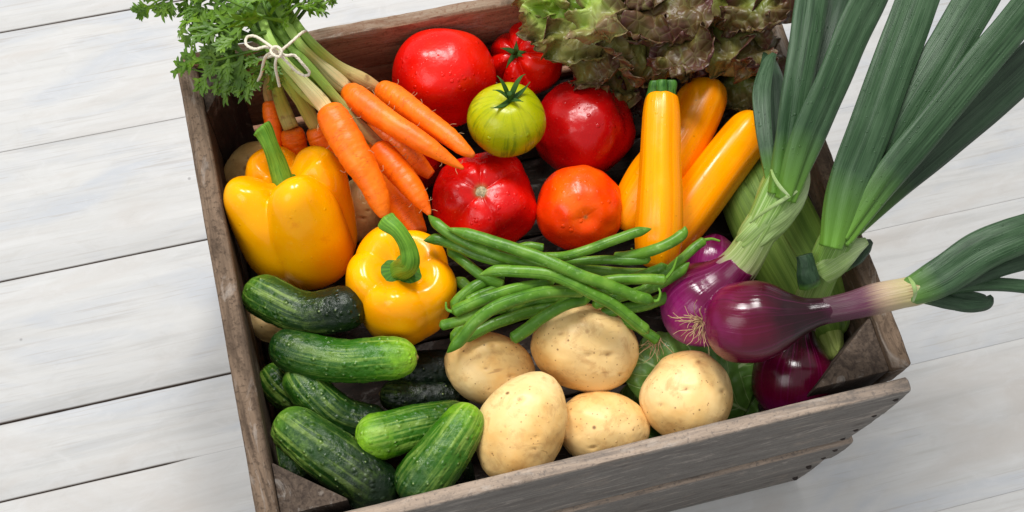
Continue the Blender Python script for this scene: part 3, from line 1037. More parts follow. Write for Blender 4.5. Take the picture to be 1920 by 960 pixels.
cucumber('cucumber below the curved one with bright lighter right end', [(510, 640, -.028, 40), (570, 664, -.024, 43), (645, 676, -.022, 43), (720, 672, -.018, 43), (783, 670, -.016, 40)], CK['B'], 2, scar=1)
cucumber('short cucumber mostly hidden behind the kinked one near left wall', [(497, 690, -.062, 34), (540, 735, -.062, 38), (600, 770, -.066, 38), (640, 790, -.07, 34)], CK['C'], 3)
cucumber('kinked cucumber with rounded upper end running diagonally in the middle left', [(548, 688, -.036, 38), (588, 740, -.036, 40), (640, 785, -.044, 42), (700, 800, -.052, 40), (735, 800, -.056, 34)], CK['C'], 4, e0=.22)
cucumber('big speckled cucumber in the front left corner, lowest in the photo', [(524, 782, -.026, 42), (575, 822, -.022, 46), (645, 872, -.024, 52), (705, 915, -.030, 52), (745, 940, -.034, 46)], CK['A'], 5, e0=.20, e1=.24)
cucumber('cucumber showing a brown dotted light end towards the left', [(666, 826, -.020, 38), (710, 818, -.020, 43), (775, 802, -.026, 42), (840, 788, -.034, 40), (880, 780, -.040, 34)], CK['D'], 6, scar=0)
cucumber('bright green cucumber standing steeply beside the longest potato', [(888, 762, -.014, 36), (862, 805, -.012, 44), (822, 862, -.016, 50), (785, 908, -.022, 50), (758, 938, -.028, 40)], CK['D'], 7, e0=.24, scar=0)
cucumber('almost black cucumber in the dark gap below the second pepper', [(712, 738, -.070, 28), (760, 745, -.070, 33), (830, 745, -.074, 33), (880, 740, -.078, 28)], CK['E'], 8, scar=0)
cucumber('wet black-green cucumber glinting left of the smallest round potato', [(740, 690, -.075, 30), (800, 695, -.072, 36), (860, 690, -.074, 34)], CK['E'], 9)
cucumber('dim cucumber standing low in the front left corner post gap', [(530, 830, -.095, 30), (548, 890, -.09, 34), (590, 940, -.09, 34)], CK['C'], 10)
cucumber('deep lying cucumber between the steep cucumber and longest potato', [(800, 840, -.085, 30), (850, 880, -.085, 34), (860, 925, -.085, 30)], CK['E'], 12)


def potato(label, px, py, z, ax_px, a, b, seed, eyes, depth=None, group='pale potatoes along the front'):
    """ax_px: image-plane angle of the long axis in degrees; a,b half axes in px."""
    c = P(px, py, z)
    A, Bq = S(c, a), S(c, b)
    ang = math.radians(ax_px)
    ax = D(math.cos(ang), math.sin(ang), .0)
    third = S(c, depth) if depth else Bq * .92
    Bm = basis(ax, 0)
    # local x,y: find which row is nearest to the view direction
    E = [nrm(d) for d in eyes]

    def f(TH, PH):
        s, co = np.sin(TH), np.cos(TH)
        u = np.stack([s * np.cos(PH), s * np.sin(PH), co], -1)
        k = 1 + .09 * noise3(u, .9, seed) + .035 * noise3(u, 2.4, seed + 1) + .008 * noise3(u, 7, seed)
        lx = u[..., 0] * Bq * k
        ly = u[..., 1] * third * k
        lz = u[..., 2] * A * k
        return np.stack([lx, ly, lz], -1)
    V, F, pv, L = blob(c, ax, 0, f, 100, 120)
    mk = np.zeros(V.shape[:2])
    N = nrm(V - c)
    for (r_, u_, dep, wdt) in [(a1, a2, a3, a4 * .68) for a1, a2, a3, a4 in eyes]:
        d = D(r_, u_, math.sqrt(max(0.02, 1 - r_ * r_ - u_ * u_)))
        x = nrm(np.cross(d, UPV)); y = np.cross(x, d)
        du, dv = N @ x, N @ y
        front = (N @ d) > .5
        g = np.exp(-((du / (wdt * 1.9)) ** 2 + (dv / wdt) ** 2)) * front
        lip = np.exp(-((du / (wdt * 2.4)) ** 2 + ((dv - wdt * 1.2) / (wdt * .7)) ** 2)) * front
        wdt = wdt
        V = V - N * (g * dep * .8 * Bq)[..., None] + N * (lip * dep * .35 * Bq)[..., None]
        mk = np.maximum(mk, np.exp(-((du / (wdt * .8)) ** 2 + (dv / (wdt * .45)) ** 2)) * front)
    t = thing('potato', low(V), label, 'potato', group)
    mesh('skin', V, F, M['potato'], t, pv, mk)
    return t


potato('rounded potato nearest to the cucumbers and bean tips', 918, 694, -.050, -15, 87, 68, 21, [(-.1, .15, .05, .09), (.6, -.1, .05, .08), (.0, -.45, .03, .04), (.1, .75, .04, .1)])
potato('largest potato lying directly below the green beans', 1095, 652, -.036, -8, 105, 82, 22, [(.05, -.1, .05, .10), (.55, -.1, .09, .12), (.72, -.5, .05, .07), (-.55, .35, .03, .10)])
potato('long oval potato leaning beside the bright green cucumber', 977, 804, -.024, 68, 110, 82, 23, [(-.05, .75, .04, .1), (.35, -.05, .04, .06), (.3, -.35, .04, .07), (-.4, .2, .02, .06)])
potato('flat potato with a sunken brown eye against the front board', 1131, 803, -.046, -4, 86, 69, 24, [(-.35, -.42, .07, .07), (.75, .1, .02, .03)])
potato('round potato resting on the cabbage leaf', 1288, 744, -.034, 30, 90, 85, 25, [(-.15, .3, .04, .10), (.2, .85, .04, .1), (.7, .2, .05, .1), (-.7, -.1, .03, .07)])
potato('brown shaded potato in the back left corner behind the pepper', 470, 318, -.085, 50, 58, 46, 26, [(.1, .4, .04, .1)], group=None)
potato('partly hidden tan potato peeking between carrots and peppers', 672, 392, -.088, 70, 62, 48, 27, [(.3, -.4, .06, .1), (.5, -.1, .06, .08)], group=None)
potato('low potato showing under the curved cucumber by the left wall', 512, 606, -.080, -30, 50, 36, 28, [(.1, .4, .04, .1)], group=None)


def carrot(label, pts, seed, stalks, mats, zlow=False, n_hair=10, crown_green=True):
    n = 80
    C, r = path(pts, n)
    r = capr(n, r, .10, .03, .5)

    def mod(s, a):
        ring = noise3(np.stack([s * 26, 0 * a + seed, 0 * a], -1), 1.0, seed)
        loc = noise3(np.stack([s * 30, np.cos(a) * 1.1, np.sin(a) * 1.1], -1), 1.0, seed + 2)
        return 1 + .028 * ring + .045 * loc
    V, F, pv = tube(C, r, 48, mod=mod)
    t = thing('carrot', low(V), label, 'carrot', 'bunched carrots tied with twine')
    mesh('root', V, F, M['carrot'], t, pv)
    for i, st in enumerate(stalks):
        W = []
        for q in st:
            p = P(*q[:3]); W.append(list(p) + [S(p, q[3])])
        Q = smooth(W, 60)
        V, F, pv = tube(Q[:, :3], Q[:, 3], 20, flat=.8, mod=lambda s, a: 1 + .07 * np.cos(a * 6 + i) + .04 * np.cos(a * 11))
        mesh('stalk', V, F, mats[i % len(mats)], t, pv)
    # hair rootlets
    rng = random.Random(seed)
    for k in range(n_hair):
        i = int(n * rng.uniform(.15, .97))
        T = nrm(C[min(i + 1, n - 1)] - C[i - 1]); a = rng.choice([-1, 1]) * rng.uniform(.9, 1.6)
        N = nrm(BACK - (BACK @ T) * T); Bn = np.cross(T, N)
        d = nrm(Bn * math.sin(a) + N * math.cos(a))
        p = C[i] + d * r[i] * .97
        q = np.array([p, p + d * .002 + T * .001, p + d * .004 + T * rng.uniform(-.003, .005)])
        V, F, pv = tube(smooth(q, 6), .00016, 5)
        mesh('rootlet', V, F, M['root'], t, pv)
    return t


ST1 = mat_stalk('pale_carrot_stalk', lin(222, 190, 132), lin(224, 216, 156), lin(162, 194, 92))
ST2 = mat_stalk('green_carrot_stalk', lin(180, 156, 84), lin(162, 170, 78), lin(132, 170, 62))
ST3 = mat_stalk('brownish_carrot_stalk', lin(180, 136, 84), lin(200, 180, 116), lin(142, 174, 72))
KN = .066                                                  # height of the tie
c1 = carrot('thickest carrot in front, lying between tall pepper and thinner carrots',
            [(612, 202, .030, 25), (630, 230, .030, 31), (665, 290, .026, 31), (695, 340, .020, 25), (712, 380, .014, 20), (722, 408, .010, 9)], 1,
            [[(614, 208, .030, 15), (600, 188, .034, 15), (565, 150, .05, 12), (530, 112, KN, 10), (500, 60, .075, 9), (470, -40, .06, 9)],
             [(610, 206, .026, 10), (560, 165, .04, 8), (525, 118, KN - .01, 7), (480, 60, .06, 7), (440, -10, .05, 6)]], [ST1, ST2])
c2 = carrot('long thin carrot with its tip on the wet ribbed tomato',
            [(646, 164, .020, 17), (670, 185, .022, 25), (720, 222, .026, 23), (790, 266, .028, 19), (840, 298, .026, 11), (870, 317, .024, 3)], 2,
            [[(650, 166, .020, 14), (628, 148, .026, 16), (590, 112, .045, 11), (560, 80, KN, 9), (525, 20, .07, 9), (500, -40, .05, 8)],
             [(640, 160, .016, 9), (600, 130, .03, 8), (548, 88, KN - .006, 8), (505, 30, .06, 7), (480, -50, .05, 7)]], [ST1, ST2])
c3 = carrot('carrot lying highest at the crate back beside the large red tomato',
            [(706, 166, .006, 18), (735, 180, .010, 24), (785, 216, .018, 22), (840, 255, .024, 18), (870, 280, .026, 13), (890, 293, .026, 5)], 3,
            [[(712, 168, .006, 10), (680, 150, .014, 14), (630, 122, .030, 11), (580, 76, KN - .004, 9), (545, 30, .07, 9), (505, -40, .05, 8)],
             [(705, 172, .000, 9), (650, 145, .014, 8), (590, 100, .045, 8), (560, 60, .06, 7), (530, -10, .06, 7)]], [ST3, ST2])
c4 = carrot('carrot pointing down to the pale bean tips above the second pepper',
            [(706, 270, .004, 18), (722, 292, .004, 24), (755, 330, .004, 24), (782, 365, .004, 19), (800, 392, .002, 9), (806, 404, .002, 3)], 4,
            [[(712, 272, .004, 11), (690, 250, .008, 11), (640, 195, .024, 9), (575, 120, .055, 9), (540, 80, KN - .004, 8), (500, 0, .06, 8)],
             [(706, 268, .000, 8), (650, 215, .016, 7), (560, 125, .045, 7), (530, 90, .058, 7), (470, 10, .05, 7)]], [ST3, ST2])
c5 = carrot('small shaded carrot farthest left behind the pepper stem',
            [(505, 188, -.010, 12), (508, 210, -.014, 16), (514, 245, -.022, 15), (520, 290, -.03, 10)], 5,
            [[(505, 190, -.010, 9), (502, 168, .0, 9), (508, 135, .03, 9), (515, 105, KN - .014, 8), (470, 40, .05, 8), (420, -20, .03, 7)]], [ST3, ST2], n_hair=2)
c6 = carrot('shaded carrot behind the pepper with a wide crown under two stalks',
            [(545, 240, -.016, 18), (550, 258, -.022, 23), (560, 300, -.035, 20), (575, 340, -.05, 12)], 6,
            [[(546, 240, -.016, 15), (532, 205, -.006, 14), (520, 165, .02, 10), (516, 110, KN - .01, 8), (480, 40, .05, 8), (440, -30, .03, 7)],
             [(540, 238, -.02, 8), (522, 190, -.0, 8), (512, 140, .03, 7), (505, 90, .055, 7), (450, 60, .05, 6)]], [ST2, ST3], n_hair=2)
c7 = carrot('shaded carrot crown between the thick carrot and tall pepper',
            [(590, 236, -.012, 16), (598, 256, -.018, 22), (620, 300, -.03, 20), (640, 350, -.045, 12)], 7,
            [[(592, 238, -.012, 13), (576, 208, .0, 14), (548, 160, .03, 10), (525, 112, KN - .008, 8), (490, 50, .055, 8), (460, -30, .03, 7)],
             [(588, 232, -.01, 8), (560, 190, .008, 8), (532, 150, .034, 7), (515, 105, .056, 7), (470, 60, .05, 6)]], [ST2, ST3], n_hair=2)
c8 = carrot('blunt dim carrot lying low behind the second pepper stem',
            [(700, 270, -.050, 20), (728, 330, -.045, 27), (756, 385, -.040, 29), (785, 440, -.036, 18)], 8,
            [[(702, 272, -.050, 10), (660, 220, -.01, 9), (580, 140, .045, 8), (535, 90, .056, 8), (500, 20, .05, 7)]], [ST2], n_hair=2)
c9 = carrot('reddish shaded carrot under the two thin carrots',
            [(690, 228, -.030, 16), (720, 258, -.030, 22), (775, 300, -.032, 20), (810, 330, -.036, 10)], 9,
            [[(692, 230, -.030, 8), (650, 190, -.0, 8), (580, 120, .045, 8), (540, 82, .058, 7), (510, 10, .05, 7)]], [ST2], n_hair=2)

# ---- feathery leaves
def leaflet(V, F, pv, base, d, side, up, L, rng):
    """one deeply lobed leaflet: axis + 3-4 pairs of pointed lobes, made of small cupped blades."""
    def blade(p, dd, ll, ww, droop):
        n = 5
        sd = nrm(np.cross(dd, up))
        i0 = len(V)
        for i in range(n):
            s = i / (n - 1)
            q = p + dd * ll * s - up * droop * ll * s * s
            w_ = ww * (math.sin(min(1, s * .92 + .1) * math.pi) ** .7) if i < n - 1 else 0.00005
            if i == 0: w_ = ww * .45
            V.append(q - sd * w_ + up * w_ * .25); V.append(q - up * w_ * .1); V.append(q + sd * w_ + up * w_ * .25)
            for e in (-1, 0, 1): pv.append((s, e, 0))
        for i in range(n - 1):
            a = i0 + i * 3
            F.append((a, a + 1, a + 4, a + 3)); F.append((a + 1, a + 2, a + 5, a + 4))
    droop = rng.uniform(.1, .5)
    blade(base, d, L, L * .095, droop)
    for k, s in enumerate((.26, .50, .72)):
        for sg in (-1, 1):
            q = base + d * L * s - up * droop * L * s * s
            dd = nrm(d * 1.1 + side * sg * rng.uniform(.75, 1.1) + up * rng.uniform(-.2, .25))
            ll = L * (.60 - .44 * abs(s - .35)) * rng.uniform(.8, 1.15)
            blade(q, dd, ll, L * .075, droop * .6)
            if k < 2:
                q2 = q + dd * ll * .45
                for s2 in (-1, 1):
                    d3 = nrm(dd + nrm(np.cross(dd, up)) * s2 * .6)
                    blade(q2, d3, ll * .55, L * .058, droop * .4)


def frond(parent, pts, Lpx, npairs, seed, start=.3):
    rng = random.Random(seed)
    W = []
    for q in pts:
        p = P(*q[:3]); W.append(list(p) + [S(p, 1)])
    Q = smooth(W, 60)
    C = Q[:, :3]
    u1 = float(Q[-1, 3])
    T = nrm(np.gradient(C, axis=0))
    V0, F0, p0 = tube(C, u1 * np.linspace(4.0, 1.3, 60), 8)
    V = [v for v in V0.reshape(-1, 3)]; F = list(F0); pv = [tuple(v) for v in p0.reshape(-1, 3)]
    tilt = nrm(BACK + RIGHT * rng.uniform(-.5, .5) + UPV * rng.uniform(-.5, .5))
    for k in range(npairs):
        s = start + (1 - start) * k / npairs
        i = int(s * 59)
        up = nrm(tilt - (tilt @ T[i]) * T[i])
        side = nrm(np.cross(T[i], up))
        for sg in (-1, 1):
            L = Lpx * u1 * (1 - .45 * (k / npairs)) * rng.uniform(.75, 1.2)
            d = nrm(T[i] * rng.uniform(.5, .8) + side * sg + up * rng.uniform(-.2, .35))
            leaflet(V, F, pv, C[i], d, nrm(np.cross(d, up)), up, L, rng)
    up = nrm(tilt - (tilt @ T[-1]) * T[-1])
    leaflet(V, F, pv, C[-1], T[-1], nrm(np.cross(T[-1], up)), up, Lpx * u1 * .9, rng)
    mesh('leaf', np.array(V), F, M['carrot_leaf'], parent, pv)


FR = [
    (c5, [(505, 95, .05), (450, 115, .045), (395, 135, .035), (360, 130, .03)], 40, 5),
    (c5, [(500, 70, .06), (430, 80, .055), (375, 78, .05), (352, 62, .04)], 40, 5),
    (c6, [(510, 110, .05), (470, 135, .045), (440, 150, .04), (432, 160, .035)], 36, 4),
    (c6, [(500, 90, .06), (455, 100, .058), (410, 112, .05), (380, 112, .045)], 44, 5),
    (c7, [(490, 60, .06), (430, 30, .06), (370, 12, .05), (350, -10, .05)], 44, 5),
    (c7, [(430, 0, .06), (370, -10, .05), (320, -2, .04), (290, 10, .035)], 36, 4),
    (c1, [(500, 60, .078), (450, 70, .075), (410, 50, .07), (375, 40, .06)], 46, 5),
    (c2, [(530, 40, .075), (490, 30, .085), (450, 10, .08), (400, -10, .07)], 46, 5),
    (c2, [(540, 50, .07), (560, 20, .08), (575, -5, .08), (590, -30, .07)], 36, 4),
    (c3, [(545, 30, .07), (540, 0, .085), (545, -30, .08), (550, -60, .07)], 44, 5),
    (c3, [(555, 40, .06), (580, 10, .06), (600, -10, .05), (640, -15, .05)], 26, 3),
    (c4, [(520, 50, .06), (500, 20, .09), (490, -10, .09), (480, -40, .08)], 44, 5),
    (c9, [(505, 100, .06), (495, 115, .062), (500, 130, .055), (505, 140, .05)], 30, 3),
    (c9, [(520, 40, .06), (545, 20, .09), (560, 8, .085), (585, 2, .07)], 30, 4),
    (c5, [(430, 20, .04), (400, 40, .05), (375, 50, .045), (362, 62, .04)], 30, 4),
    (c7, [(350, 0, .05), (330, -5, .05), (300, 0, .045), (280, 12, .04)], 30, 3),
]
for i, (par, pts, L, npr) in enumerate(FR):
    frond(par, pts, L * 1.45, 3, 100 + i, .35)

# ---- twine bow
def twine():
    u = lambda q: P(*q)
    cur = [
        # band round the stalks
        [(487, 108, .040), (500, 108, .062), (520, 100, .082), (545, 80, .086), (568, 60, .078), (574, 62, .055), (560, 85, .040)],
        # left loop
        [(520, 100, .086), (500, 88, .092), (478, 92, .090), (462, 84, .086), (463, 70, .086), (478, 68, .088), (498, 80, .092), (514, 92, .094), (523, 99, .088)],
        # right loop
        [(520, 98, .088), (536, 104, .094), (552, 104, .092), (566, 118, .088), (580, 136, .080), (572, 142, .078), (556, 134, .082), (540, 118, .088), (524, 102, .088)],
        # tails
        [(522, 98, .088), (517, 114, .088), (517, 130, .080), (521, 148, .070), (524, 162, .062)],
        [(515, 96, .086), (500, 104, .084), (494, 118, .070), (490, 138, .055), (484, 152, .045), (487, 164, .040)],
        # knot
        [(512, 92, .094), (520, 88, .098), (528, 96, .098), (524, 106, .096), (514, 104, .096), (508, 96, .095), (514, 88, .096), (524, 90, .098), (527, 100, .096)],
    ]
    Vs, Fs, pv, off = [], [], [], 0
    for c in cur:
        C = smooth([list(u(q)) for q in c], 130)
        V, F, p = tube(C, .00105, 12, mod=lambda s, a: 1 + .16 * np.cos(3 * a + s * 130))
        Vs.append(V.reshape(-1, 3)); Fs += [tuple(i + off for i in f) for f in F]; pv.append(p.reshape(-1, 3)); off += len(Vs[-1])
    o = mesh('twine_bow', np.vstack(Vs), Fs, M['twine'], None, np.vstack(pv))
    tag(o, 'cream cotton twine tied in a bow round the carrot stalks', 'twine')


twine()

# ------------------------------------------------------------------ beans
def bean(label, pts, r0, seed, hook=None, tipend=0):
    n = 90
    C, _ = path([(q[0], q[1], q[2]) for q in pts], n)
    k = S(C[n // 2], 1)
    s = np.linspace(0, 1, n)
    r = r0 * k * np.ones(n)
    # pointed tip at tipend, blunt at the other
    a, b = (s, 1 - s) if tipend == 0 else (1 - s, s)
    r *= np.clip((a / .13), .02, 1) ** .8 * np.clip((b / .05), .10, 1) ** .55
    rng = random.Random(seed)
    ph = rng.uniform(0, 6); Lb = float(np.sum(np.linalg.norm(np.diff(C, axis=0), axis=1))); fr = Lb / .020

    def mod(ss, aa):
        return 1 + .07 * np.sin(ss * fr * 2 * math.pi + ph) * np.clip(np.cos(aa), -.2, 1) + .05 * noise3(np.stack([ss * 9, np.cos(aa), np.sin(aa)], -1), 1.0, seed)
    V, F, pv = tube(C, r, 20, flat=.86, mod=mod, twist=rng.uniform(-1.2, 1.2))
    t = thing('green_bean', low(V), label, 'green bean', 'green beans heaped over the middle')
    mesh('pod', V, F, M['bean'], t, pv)
    e = C[-1] if tipend == 0 else C[0]
    T = nrm(C[-1] - C[-4]) if tipend == 0 else nrm(C[0] - C[3])
    cr = nrm(np.cross(T, BACK)) * rng.choice([-1, 1])
    if hook:
        W = [list(e - T * .001)] + [list(P(*q)) for q in hook]
        Q = smooth(W, 16)
        V, F, pv = tube(Q, np.linspace(.0014, .0007, 16), 8)
        mesh('stem', V, F, M['pstem'], t, pv)
    return t


BEANS = [
    ('bean lying topmost on the heap, long diagonal from pepper to onion', [(838, 428, .030), (905, 447, .034), (974, 469, .038), (1030, 490, .040), (1086, 515, .040), (1139, 534, .036), (1186, 553, .028), (1226, 566, .022)], 11.5, 2, [(1234, 563, .022), (1238, 550, .024), (1235, 540, .024)], 0),
    ('bean with curled pointed tip starting on the wet ribbed tomato', [(803, 403, .022), (822, 422, .024), (858, 447, .024), (920, 474, .026), (990, 496, .026), (1040, 505, .024)], 10.5, 1, None, 0),
    ('bean with thin tip touching the second pepper at left', [(794, 451, .014), (822, 449, .016), (858, 462, .016), (905, 481, .018), (955, 492, .020), (1017, 500, .020)], 11, 3, None, 0),
    ('bean rising right over the orange tomato to the zucchini', [(985, 482, .014), (1040, 482, .022), (1075, 477, .028), (1125, 460, .034), (1165, 445, .038), (1200, 434, .040), (1222, 429, .040)], 9.5, 4, None, 1),
    ('straight bean with blunt end just below the one rising over the tomato', [(1020, 494, .010), (1080, 490, .014), (1139, 487, .020), (1186, 489, .024), (1220, 485, .026)], 8.5, 5, None, 0),
    ('plump bean with dark tip crossing the upright zucchini', [(1150, 484, .018), (1190, 478, .026), (1233, 466, .036), (1262, 452, .038), (1281, 437, .040), (1285, 424, .042)], 10.5, 6, [(1185, 474, .024), (1184, 465, .026)], 1),
    ('bean ending beside the pale purple onion with a bent stalk', [(1180, 560, .004), (1225, 530, .010), (1275, 488, .018), (1305, 462, .020), (1322, 449, .020)], 9.0, 7, [(1335, 448, .02), (1350, 452, .02)], 0),
    ('light bean crossing under the long diagonal toward the onion', [(1090, 535, .010), (1139, 526, .018), (1186, 523, .022), (1240, 524, .022), (1250, 523, .022)], 10.0, 8, [(1262, 505, .026), (1270, 482, .03)], 0),
    ('palest bumpy bean curving down to the onion roots', [(898, 516, .024), (930, 508, .028), (974, 509, .032), (1030, 514, .034), (1071, 530, .034), (1108, 549, .032), (1149, 570, .026), (1180, 594, .018), (1216, 624, .006)], 11.5, 9, None, 0),
    ('wide bean with a hooked stalk at the second pepper', [(1040, 530, .018), (974, 541, .024), (930, 553, .024), (883, 570, .020), (848, 586, .014)], 12.0, 10, [(838, 580, .014), (836, 566, .016)], 0),
    ('bright bean arching down to the rounded potato', [(1098, 546, .014), (1030, 547, .026), (974, 559, .030), (930, 575, .030), (892, 602, .026), (864, 636, .016), (838, 662, .008)], 12.0, 11, None, 1),
    ('thinner bean just above the arching one at left', [(990, 563, .008), (942, 573, .014), (905, 584, .014), (867, 600, .010), (824, 611, .004)], 10.0, 12, None, 0),
    ('bean resting along the upper edge of the largest potato', [(1110, 558, .004), (1061, 570, .006), (1017, 595, .0), (986, 619, -.004), (958, 637, -.008)], 12.0, 13, None, 0),
    ('bean running from second pepper down under the light bean', [(838, 466, .004), (874, 494, .008), (905, 518, .008), (945, 536, .006)], 10.0, 14, None, 0),
    ('shaded bean left under the hooked one', [(846, 580, -.002), (870, 552, .002), (905, 530, .004), (945, 514, .002)], 11.0, 15, None, 0),
    ('shaded straight bean in the middle right of the heap', [(1050, 506, .002), (1110, 508, .006), (1160, 512, .006), (1215, 514, .004)], 11.0, 16, None, 0),
    ('short shaded bean crossing the foot of the upright zucchini', [(1160, 530, .004), (1205, 516, .010), (1235, 505, .014), (1252, 497, .016)], 10.0, 17, None, 1),
    ('bean seen in a narrow gap under the hooked bean', [(872, 566, .004), (905, 550, .006), (940, 538, .004)], 8.0, 18, None, 0),
    ('lower bean passing behind the light bean to the onion', [(1110, 572, -.004), (1165, 556, .0), (1225, 538, .008), (1270, 512, .014), (1293, 492, .018)], 10.0, 20, None, 1),
    ('dark bean at the bottom of the heap above the largest potato', [(860, 640, -.020), (920, 610, -.016), (985, 588, -.014), (1050, 575, -.016)], 11.0, 21, None, 0),
    ('dark bean at the right below the long diagonal tip', [(1120, 590, -.018), (1165, 580, -.012), (1210, 572, -.008), (1255, 555, -.004)], 11.0, 22, None, 0),
    ('dark short bean behind the orange tomato', [(960, 470, -.010), (990, 462, -.006), (1020, 466, -.006)], 9.0, 23, None, 0),
    ('deep green bean under the arching bean left of potatoes', [(845, 640, -.014), (868, 612, -.010), (900, 590, -.010), (950, 575, -.012)], 10.0, 24, None, 0),
    ('bean low in the centre under the pale bumpy one', [(935, 600, -.022), (975, 575, -.018), (1030, 560, -.014), (1080, 552, -.012)], 10.0, 25, None, 0),
    ('dark bean close to the onion roots', [(1160, 600, -.022), (1195, 612, -.016), (1235, 640, -.018)], 10.0, 26, None, 0),
    ('shaded bean right of centre below the straight blunt one', [(1010, 510, -.008), (1070, 530, -.008), (1130, 548, -.008), (1190, 552, -.008)], 10.0, 27, None, 0),
    ('bean deep under the heap beside the second pepper', [(856, 520, -.018), (885, 545, -.018), (930, 560, -.020), (980, 570, -.022)], 11.0, 28, None, 0),
]
for lb, pts, r0, sd, hk, te in BEANS:
    bean(lb, pts, r0, sd, hk, te)

# ------------------------------------------------------------------ zucchini
def zucchini(label, pts, seed, stem=None, tw=0):
    n = 100
    C, r = path(pts, n)
    r = capr(n, r, .05, .10, .5)
    V, F, pv = tube(C, r, 64, mod=lambda s, a: 1 + .026 * np.cos(a * 6 + seed) + .02 * noise3(np.stack([s * 4, np.cos(a), np.sin(a)], -1), 1.0, seed))
    t = thing('yellow_zucchini', low(V), label, 'zucchini', 'yellow zucchini beside the tomatoes')
    mesh('skin', V, F, M['zucc'], t, pv)
    if stem:
        W = []
        for q in stem:
            p = P(*q[:3]); W.append(list(p) + [S(p, q[3])])
        Q = smooth(W, 30)
        V, F, pv = tube(Q[:, :3], Q[:, 3], 60, mod=lambda s, a: .68 + .42 * np.abs(np.cos(a * 2.5 + .3)) ** .8 + .06 * np.sin(a * 3 + s * 4))
        mesh('stem', V, F, M['zstem'], t, pv)
    return t


zucchini('upright yellow zucchini in front with ribbed green stem end', [(1241, 176, .028, 29), (1240, 215, .026, 35), (1238, 300, .020, 38), (1237, 380, .012, 43), (1234, 450, .0, 44), (1230, 500, -.014, 36)], 1,
         [(1241, 186, .026, 28), (1241, 172, .029, 26), (1242, 158, .032, 25), (1242, 152, .033, 22)])
zucchini('yellow zucchini crossing behind the upright one below red lettuce', [(1322, 158, -.022, 36), (1315, 190, -.022, 46), (1275, 270, -.025, 48), (1225, 340, -.032, 52), (1185, 400, -.045, 42), (1170, 430, -.055, 28)], 2)
zucchini('yellow zucchini slanting at right beside the corn husk', [(1428, 222, -.010, 24), (1405, 248, -.012, 42), (1345, 325, -.020, 46), (1285, 405, -.030, 47), (1240, 460, -.040, 42), (1215, 492, -.048, 30)], 3,
         [(1418, 232, -.010, 18), (1432, 214, -.008, 16), (1442, 204, -.008, 14)])


# ------------------------------------------------------------------ corn
def corn(label, pts, mat, seed, sheets):
    n = 80
    C, r = path(pts, n)
    r = capr(n, r, .20, .10, .5)
    V, F, pv = tube(C, r, 80, mod=lambda s, a: 1 + .02 * np.cos(a * 5 + seed) + .03 * noise3(np.stack([s * 3, np.cos(a), np.sin(a)], -1), 1.2, seed))
    t = thing('corn_ear', low(V), label, 'corn', 'corn ears in green husk')
    mesh('husk', V, F, mat, t, pv)
    T, N, B = frames(C, BACK)
    for k, (a0, a1, s0, s1, lift) in enumerate(sheets):
        m, q = 50, 26
        i0, i1 = int(s0 * (n - 1)), int(s1 * (n - 1))
        idx = np.linspace(i0, i1, m)
        Vv, pp = [], []
        for jj, ix in enumerate(idx):
            i = int(ix); u = jj / (m - 1)
            wdt = math.sin(min(1, u * .9 + .12) * math.pi) ** .5 if u < .9 else math.sin(min(1, u * .9 + .12) * math.pi) ** .5
            for j in range(q):
                v = j / (q - 1)
                a = (a0 + a1) / 2 + (v - .5) * (a1 - a0) * wdt
                rr = r[i] * (1.03 + .02 * math.sin(v * 7)) + lift * (.15 + u * u) + .0012 * math.sin(v * math.pi)
                Vv.append(C[i] + rr * (math.sin(a) * B[i] + math.cos(a) * N[i]))
                pp.append((u, math.cos(v * 3), math.sin(v * 3)))
        o = mesh('husk_leaf', Vv, loft_faces(m, q, 0, False, False), mat, t, pp)
        md_ = o.modifiers.new('thickness', 'SOLIDIFY'); md_.thickness = .0007
    return t


corn('large corn ear in green husk behind the red onions', [(1395, 310, -.052, 50), (1420, 360, -.050, 72), (1465, 450, -.050, 76), (1515, 540, -.056, 68), (1550, 610, -.060, 45), (1562, 640, -.062, 26)], M['corn'], 1,
     [(-1.3, .1, 0.02, .95, .002), (.25, 1.5, .15, .98, .003)])
corn('smaller pale corn tip poking out below the glossy onion neck', [(1500, 520, -.075, 34), (1535, 580, -.066, 36), (1556, 640, -.058, 26), (1564, 676, -.054, 15)], M['corn_tip'], 2,
     [(-.9, .5, 0.0, .98, .001)])

# ------------------------------------------------------------------ onions
ON_P = mat_onion('bright_purple_onion_skin', lin(92, 8, 54), lin(148, 34, 110), lin(180, 94, 154))
ON_D = mat_onion('dark_wine_onion_skin', lin(30, 1, 10), lin(92, 1, 38), lin(138, 28, 100), lin(60, 10, 38))
NK_G = mat_neck('green_white_onion_neck', [(.0, lin(92, 30, 70)), (.10, lin(150, 110, 120)), (.20, lin(166, 184, 114)), (.50, lin(124, 162, 70)), (.80, lin(100, 144, 52)), (1.0, lin(60, 98, 40))])
NK_P = mat_neck('purple_onion_neck', [(.0, lin(54, 8, 32)), (.20, lin(62, 10, 38)), (.44, lin(84, 18, 56)), (.55, lin(176, 152, 122)), (.70, lin(176, 166, 112)), (.735, lin(140, 92, 60)), (.76, lin(176, 192, 130)), (.98, lin(128, 168, 72))], lin(120, 80, 90), .08)
LEAF = mat_allium_leaf('onion_leaf', lin(36, 66, 36), lin(22, 46, 24), lin(68, 94, 66), lin(92, 136, 44))
LEAF2 = mat_allium_leaf('dark_onion_leaf', lin(30, 56, 33), lin(18, 40, 22), lin(54, 78, 55), lin(80, 120, 40))
SKINW = mat_neck('papery_white_sheath', [(.0, lin(136, 166, 84)), (.4, lin(142, 172, 96)), (.85, lin(176, 198, 142)), (1.0, lin(140, 168, 96))])


